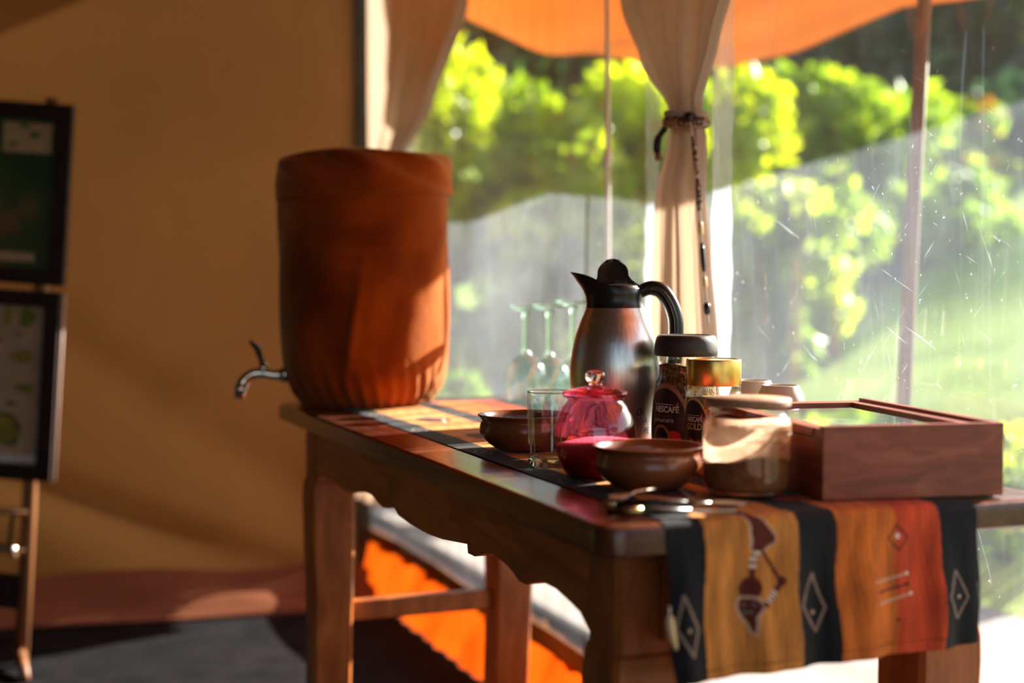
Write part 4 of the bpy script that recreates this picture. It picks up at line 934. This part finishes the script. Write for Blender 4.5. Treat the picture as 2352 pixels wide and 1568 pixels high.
# ================================================================== pink sugar jar
pj = empty('pink_sugar_jar', (0.1035, 1.727, ST), 0, 'round magenta glass sugar jar with a knobbed glass lid', 'jar')
pp_ = smooth_prof([(0.0, 0.002), (0.030, 0.0), (0.038, 0.006), (0.046, 0.020), (0.0505, 0.038), (0.0512, 0.050), (0.0490, 0.066), (0.0430, 0.082), (0.0360, 0.092), (0.0345, 0.0955), (0.038, 0.0985)], 5)
pm = M['pink_thin'].node_tree; tn = [q for q in pm.nodes if q.type == 'BSDF_TRANSPARENT'][0]
sp_ = N(pm, 'SeparateXYZ'); pm.links.new(coords(pm), sp_.inputs[0]); mr_ = N(pm, 'MapRange'); mr_.inputs[1].default_value = 0.015; mr_.inputs[2].default_value = 0.062; pm.links.new(sp_.outputs[2], mr_.inputs[0])
pm.links.new(ramp(pm, mr_.outputs[0], [(0.0, (0.50, 0.020, 0.045)), (0.55, (0.88, 0.26, 0.30)), (1.0, (0.95, 0.44, 0.64))]), tn.inputs[0])
lathe('glass', pp_, M['pink_thin'], pj, 80, open_ends=True)
inn = [(max(r-0.0016, 0), z+0.001) for r, z in pp_ if z < 0.042]
sg = lathe_data(inn+[(0.036, 0.045), (0.018, 0.048), (0.0, 0.049)], 64); mesh_obj('sugar', [(x, y, z+(0.06*x-0.05*y if z > 0.035 else 0)) for x, y, z in sg[0]], sg[1], M['sugar'], pj)
lathe('glass_lid', smooth_prof([(0.0, 0.0990), (0.034, 0.0990), (0.0390, 0.0985), (0.0408, 0.1015), (0.0400, 0.1050), (0.034, 0.1068), (0.020, 0.1105), (0.010, 0.1120), (0.0, 0.1125)], 3), M['pink_lid'], pj, 64)
lathe('knob', smooth_prof([(0.0, 0.1130), (0.0085, 0.1130), (0.0078, 0.1155), (0.0110, 0.1195), (0.0124, 0.1245), (0.0105, 0.1290), (0.0055, 0.1310), (0.0, 0.1314)], 4), M['knob_glass'], pj, 40)

# ================================================================== tumbler, bowls, cups, wine glasses
tm = empty('glass_tumbler', (0.0525, 1.815, TZ+0.0036), 0, 'empty bubbly glass tumbler beside the magenta sugar jar', 'glass')
tpf = [(0.0, 0.0), (0.026, 0.0), (0.0300, 0.002), (0.0315, 0.008), (0.0320, 0.03), (0.0325, 0.06), (0.0330, 0.0965), (0.0322, 0.0982), (0.0312, 0.0965), (0.0303, 0.06), (0.0298, 0.03), (0.0285, 0.016), (0.022, 0.012), (0.0, 0.0115)]
lathe('cup_wall', [p for p in tpf if p[1] > 0.012], M['tumbler'], tm, 72, wob=0.006, seed=3, open_ends=True)
lathe('thick_base', [(0.0, 0.0), (0.026, 0.0), (0.0300, 0.002), (0.0312, 0.008), (0.0300, 0.0125), (0.022, 0.0118), (0.0, 0.0112)], M['greenbase'], tm, 56, wob=0.006, seed=3)
lathe('dark_rim', [(0.0322, 0.0968), (0.0332, 0.0972), (0.0331, 0.0984), (0.0322, 0.0986), (0.0322, 0.0968)], M['greenbase'], tm, 72, open_ends=True)
def bowl(name, loc, R_, h, label, seed):
    e = empty(name, loc, 0, label, 'bowl', 'shallow brown clay bowls'); e['group'] = 'shallow brown clay bowls'
    pf = smooth_prof([(0.0, 0.0), (R_*0.52, 0.0), (R_*0.66, h*0.07), (R_*0.86, h*0.28), (R_*0.955, h*0.50), (R_*0.945, h*0.68), (R_*0.91, h*0.82), (R_*0.95, h*0.91), (R_*0.995, h*0.965), (R_*0.985, h), (R_*0.94, h*0.985), (R_*0.885, h*0.86), (R_*0.87, h*0.70), (R_*0.86, h*0.50), (R_*0.74, h*0.27), (R_*0.45, h*0.15), (0.0, h*0.13)], 4)
    lathe('clay_body', pf, M['clay'], e, 80, wob=0.004, seed=seed); return e
bowl('clay_bowl', (0.0195, 2.015, ST), 0.0695, 0.051, 'brown clay bowl behind the glass tumbler', 1)
bowl('clay_bowl', (0.160, 1.630, ST-0.0), 0.0655, 0.050, 'brown clay bowl in front of the magenta sugar jar', 2)
def mug(x, y, label, rz):
    e = empty('upturned_cup', (x, y, TZ+0.001), rz, label, 'cup', 'upturned cups behind the wooden box')
    pf = smooth_prof([(0.0, 0.0860), (0.020, 0.0865), (0.023, 0.0935), (0.0265, 0.0940), (0.0285, 0.0900), (0.0345, 0.076), (0.0375, 0.055), (0.0385, 0.03), (0.0390, 0.003), (0.0380, 0.0), (0.0365, 0.002), (0.036, 0.03), (0.0345, 0.055), (0.031, 0.074), (0.022, 0.083), (0.0, 0.084)], 3)
    lathe('cup_body', pf, M['ceramic'], e, 64)
    tube('cup_handle', curve_pts([(0.036, 0, 0.07), (0.052, 0, 0.068), (0.058, 0, 0.05), (0.052, 0, 0.03), (0.037, 0, 0.026)], 5), 0.0045, M['ceramic'], e, 10); return e
mug(0.390, 2.02, 'upturned beige cup nearer the wooden box', 1.2); mug(0.368, 2.125, 'upturned beige cup half hidden by the gold lid', 1.0)
def wine(x, y, h, label):
    e = empty('wine_glass', (x, y, TZ+0.0036), 0, label, 'wine glass', 'upturned green wine glasses')
    R_ = 0.0445
    pf = smooth_prof([(R_*0.86, 0.0), (R_*0.92, 0.012), (R_, 0.038), (R_*0.97, 0.056), (R_*0.80, 0.076), (R_*0.45, 0.090), (0.0085, 0.0965)], 5)
    lathe('glass_bowl', pf, M['wine_thin'], e, 56, open_ends=True)
    lathe('stem', smooth_prof([(0.0, 0.0945), (0.012, 0.095), (0.0085, 0.102), (0.0065, 0.112), (0.0055, 0.13), (0.0055, h-0.03), (0.0075, h-0.018), (0.010, h-0.011), (0.012, h-0.009)], 3), M['wineglass'], e, 24)
    lathe('foot', [(0.0, h-0.010), (0.012, h-0.0095), (0.028, h-0.006), (0.0345, h-0.0035), (0.0352, h-0.0015), (0.0340, h), (0.0, h)], M['wineglass'], e, 48); return e
wine(0.0275, 2.842, 0.195, 'upturned pale green wine glass nearest the velvet-covered urn'); wine(0.0735, 2.752, 0.198, 'upturned pale green wine glass in the middle of the three'); wine(0.1165, 2.665, 0.207, 'upturned pale green wine glass touching the steel jug in view')

# ================================================================== wooden tea box with sliding glass lid
BR = math.atan2(0.2, 0.98)
bx = empty('tea_box', (0.341, 1.523, TZ), BR, 'reddish wooden box with a glass-topped sliding lid', 'box')
bw, bl_, bh = 0.219, 0.360, 0.0825; z0 = 0.0030; wt = 0.010
box('front_panel', (bw/2, wt/2, z0+bh/2), (bw, wt, bh), M['boxwood'], bx, 0.0015)
box('back_panel', (bw/2, bl_-wt/2, z0+bh/2-0.002), (bw, wt, bh-0.004), M['boxwood'], bx, 0.0015)
box('side_panel', (wt/2, bl_/2, z0+bh/2-0.008), (wt, bl_-2*wt, bh-0.016), M['boxwood'], bx, 0.001)
box('side_panel', (bw-wt/2, bl_/2, z0+bh/2-0.0), (wt, bl_-2*wt, bh), M['boxwood'], bx, 0.001)
box('base_panel', (bw/2, bl_/2, z0+0.004), (bw-2*wt, bl_-2*wt, 0.006), M['boxwood'], bx, 0.001)
lw_, lh = 0.020, 0.010; lz = z0+bh-0.009
lid = empty('lid_frame', (0, 0, 0)); lid.parent = bx
bm = bmesh.new()
box_bm(bm, (bw/2-0.004, wt+lw_/2+0.001, lz), (bw-0.014, lw_, lh), None, 0.001); box_bm(bm, (bw/2-0.004, bl_-wt-lw_/2, lz), (bw-0.014, lw_, lh), None, 0.001)
box_bm(bm, (lw_/2+0.001, bl_/2, lz), (lw_, bl_-2*wt-2*lw_, lh), None, 0.001); box_bm(bm, (bw-wt-lw_/2, bl_/2, lz), (lw_, bl_-2*wt-2*lw_, lh), None, 0.001)
bpy.data.objects.remove(lid); lid = bm_obj('lid_frame', bm, M['boxwood'], bx)
box('glass_pane', (bw/2-0.004, bl_/2, lz), (bw-2*lw_-0.012, bl_-2*wt-2*lw_, 0.0025), M['clear_thin'], lid, 0.0)
for k, (cx, cy) in enumerate(((0.069, 0.10), (0.149, 0.10), (0.069, 0.235), (0.149, 0.235))):
    box('tea_packet', (cx, cy, z0+0.036), (0.074, 0.100, 0.052), M['cards'], bx, 0.003)
tv = [(0.09, 0.16), (0.115, 0.150), (0.15, 0.155), (0.185, 0.168), (0.19, 0.180), (0.17, 0.186), (0.14, 0.175), (0.11, 0.172)]
mesh_obj('printed_leaf', [(x, y, z0+0.0626) for x, y in tv], [tuple(range(len(tv)))], M['paper'], bx, False)
box('felt_foot', (bw/2, 0.012, 0.0022), (bw-0.02, 0.015, 0.0026), M['trim_and_shade'], bx, 0.0003); box('felt_foot', (bw/2, bl_-0.012, 0.0022), (bw-0.02, 0.015, 0.0026), M['trim_and_shade'], bx, 0.0003)

# ================================================================== cutlery on the near corner
cz = TZ+0.0065
def blade_pts(p, q, n=8): return [Vector(p)+(Vector(q)-Vector(p))*k/n for k in range(n+1)]
s1 = empty('serving_spoon', (0.10, 1.466, cz), 0, 'black-handled serving spoon with brass ends, the farther of the three', 'spoon', 'black-handled servers on the table corner')
tube('handle', [(0.010, 0, 0.0025), (0.05, 0.000, 0.003), (0.085, 0.0, 0.003)], [0.0045, 0.005, 0.004], M['horn'], s1, 12)
tube('ferrule', [(-0.004, 0, 0.0025), (0.011, 0, 0.0025)], [0.0038, 0.0044], M['brass'], s1, 12)
sb = lathe_data([(0.0, -0.0035), (0.5, -0.003), (0.85, -0.001), (1.0, 0.002), (0.97, 0.0025), (0.5, -0.001), (0.0, -0.0022)], 32)
tube('neck', [(0.085, 0, 0.003), (0.110, 0, 0.003)], [0.0025, 0.002], M['silver'], s1, 10)
mesh_obj('spoon_bowl', [(0.128+x*0.021, y*0.0125, z+0.0020) for x, y, z in sb[0]], sb[1], M['silver'], s1)
s2 = empty('butter_knife', (0.109, 1.420, cz), math.atan2(0.012, 0.115), 'black-handled knife lying nearest the table edge', 'knife', 'black-handled servers on the table corner')
tube('handle', [(-0.012, 0, 0.001), (0.03, 0, 0.002), (0.075, 0, 0.0015)], [0.0045, 0.0055, 0.0045], M['horn'], s2, 12, 0.8)
tube('ferrule', [(0.004, -0.003, 0.003), (0.024, -0.003, 0.0035)], [0.0036, 0.0040], M['brass'], s2, 12)
bm = bmesh.new(); o_ = [(0.072, -0.005), (0.095, -0.006), (0.118, -0.004), (0.124, 0.001), (0.115, 0.005), (0.09, 0.006), (0.072, 0.004)]
f1 = bm.faces.new([bm.verts.new((x, y, 0.0018)) for x, y in o_]); g_ = bmesh.ops.extrude_face_region(bm, geom=[f1]); bmesh.ops.translate(bm, vec=(0, 0, -0.0014), verts=[v for v in g_['geom'] if isinstance(v, bmesh.types.BMVert)])
bm_obj('blade', bm, M['silver'], s2)
s3 = empty('small_spoon', (0.112, 1.452, cz+0.008), math.atan2(0.07, 0.045), 'small silver spoon resting across the black handles', 'spoon', 'black-handled servers on the table corner')
mesh_obj('spoon_bowl', [(x*0.016, y*0.0095, z+0.003) for x, y, z in sb[0]], sb[1], M['silver'], s3)
tube('handle', [(0.014, 0, 0.003), (0.04, 0, 0.005), (0.075, 0, 0.003), (0.082, 0, 0.0025)], [0.0022, 0.002, 0.0032, 0.0028], M['silver'], s3, 10, 0.6)

# ================================================================== framed maps on a wooden rack at the left
RK = math.radians(3.9)
rack = empty('display_rack', (-1.235, 3.60, 0), 0, 'leaning wooden rack standing before the canvas wall at left', 'rack')
Rm = Matrix.Rotation(RK, 4, 'Y')
def rk(x, y, z): return tuple((Rm @ Vector((x, y, z))).to_3d())
for x in (-0.045, -0.62):
    tube('post', [rk(x, 0.0, 0.0), rk(x, 0, 0.5), rk(x, 0, 1.0), rk(x, 0, 1.47)], 0.016, M['rackwood'], rack, 10)
    tube('rear_leg', [rk(x-0.03, 0.05, 1.35), rk(x-0.065, 0.16, 0.6), rk(x-0.085, 0.22, 0.01)], 0.012, M['rackwood'], rack, 8)
for z in (0.400, 0.30):
    tube('rail', [rk(-0.045, -0.012, z), rk(-0.62, -0.012, z)], 0.010, M['rackwood'], rack, 10)
for k in range(9):
    x = -0.085-0.062*k
    tube('slat', [rk(x, -0.01, 0.395), rk(x, -0.03, 0.31)], 0.006, M['framewood'], rack, 6)
tube('shelf_rail', curve_pts([rk(-0.60, -0.05, 0.318), rk(-0.2, -0.05, 0.318), rk(-0.08, -0.05, 0.316), rk(-0.064, -0.05, 0.300), rk(-0.062, -0.05, 0.285)], 5), 0.009, M['chrome'], rack, 10, label='pale metal rail with a rounded end')
box('bottom_board', rk(-0.33, 0.0, 0.19), (0.56, 0.02, 0.09), M['framewood'], rack, 0.003, Matrix.Rotation(RK, 3, 'Y'))
tube('front_foot', [rk(-0.05, 0.0, 0.035), rk(0.02, -0.16, 0.012)], [0.014, 0.012], M['rackwood'], rack, 8)
def framed(name, label, x1, z0_, z1_, w, face, y=-0.03):
    e = empty(name, (rack.location.x, rack.location.y, 0), 0, label, 'picture frame')
    R3 = Matrix.Rotation(RK, 3, 'Y'); fw = 0.040
    cx = x1-w/2; cz_ = (z0_+z1_)/2; h = z1_-z0_
    bm = bmesh.new()
    for c, s in (((cx, y, z1_-fw/2), (w, 0.024, fw)), ((cx, y, z0_+fw/2), (w, 0.024, fw)), ((x1-fw/2, y, cz_), (fw, 0.024, h-2*fw)), ((x1-w+fw/2, y, cz_), (fw, 0.024, h-2*fw))):
        box_bm(bm, rk(*c), s, R3, 0.002)
    bm_obj('frame', bm, M['framewood'], e)
    box('printed_sheet', rk(cx, y+0.004, cz_), (w-2*fw+0.006, 0.004, h-2*fw+0.006), face, e, 0.0, R3)
    box('backing', rk(cx, y+0.012, cz_), (w-0.01, 0.006, h-0.01), M['rackwood'], e, 0.001, R3)
    def pt(px_, pz): return rk(px_, y-0.0005, pz)
    return e, pt, cx
f1e, pt1, cx1 = framed('framed_map', 'upper dark-framed green relief map on the rack', 0.022, 0.99, 1.452, 0.62, M['mapgreen'])
def flat(parent, pt, name, pts, m, dy=0.0):
    vs = [Vector(pt(x, z))+Vector((0, dy, 0)) for x, z in pts]; mesh_obj(name, vs, [tuple(range(len(pts)))], m, parent, False)
def blobp(cx, cz_, rx, rz, seed, n=22):
    r = random.Random(seed); ph = [r.uniform(0, 6.28) for _ in range(4)]
    return [(cx+rx*math.cos(t)*(1+0.12*math.sin(2*t+ph[0])+0.08*math.sin(5*t+ph[1])), cz_+rz*math.sin(t)*(1+0.12*math.sin(3*t+ph[2])+0.07*math.sin(4*t+ph[3]))) for t in [2*PI*i/n for i in range(n)]]
flat(f1e, pt1, 'printed_inset', [(-0.155, 1.325), (-0.030, 1.325), (-0.030, 1.400), (-0.155, 1.400)], M['paper'])
flat(f1e, pt1, 'printed_inset', [(-0.45, 1.048), (-0.060, 1.048), (-0.060, 1.070), (-0.45, 1.070)], M['paper'])
for k, (x, z, rx, rz) in enumerate(((-0.075, 1.37, 0.016, 0.008), (-0.13, 1.345, 0.012, 0.006), (-0.10, 1.392, 0.018, 0.006))): flat(f1e, pt1, 'printed_island', blobp(x, z, rx, rz, k), M['isle_a'], -0.0006)
f2e, pt2, cx2 = framed('framed_map', 'lower dark-framed chart of green islands on pale paper', 0.018, 0.488, 0.975, 0.60, M['paper'], -0.036)
tube('pale_edge', [rk(0.0215, -0.030, 0.49), rk(0.0215, -0.030, 0.97)], 0.0045, M['pale_edge'], f2e, 6)
for k, (x, z, rx, rz, mk) in enumerate(((-0.165, 0.905, 0.020, 0.024, 'isle_b'), (-0.115, 0.905, 0.010, 0.026, 'isle_b'), (-0.065, 0.905, 0.018, 0.026, 'isle_a'), (-0.075, 0.805, 0.028, 0.018, 'isle_b'), (-0.065, 0.725, 0.026, 0.012, 'isle_b'), (-0.205, 0.78, 0.060, 0.062, 'isle_a'), (-0.225, 0.62, 0.05, 0.06, 'isle_a'), (-0.115, 0.615, 0.052, 0.042, 'isle_edge'), (-0.115, 0.615, 0.043, 0.033, 'isle_b'), (-0.135, 0.845, 0.008, 0.006, 'isle_edge'), (-0.085, 0.862, 0.012, 0.004, 'isle_edge'), (-0.095, 0.683, 0.014, 0.005, 'isle_edge'), (-0.33, 0.75, 0.05, 0.08, 'isle_b'), (-0.38, 0.6, 0.06, 0.04, 'isle_a'))):
    flat(f2e, pt2, 'printed_island', blobp(x, z, rx, rz, 30+k), M[mk], -0.0006 if mk != 'isle_b' or rx < 0.04 else -0.0012)
flat(f2e, pt2, 'printed_strip', [(-0.5, 0.533), (-0.028, 0.533), (-0.028, 0.552), (-0.5, 0.552)], M['cards'], -0.0003)
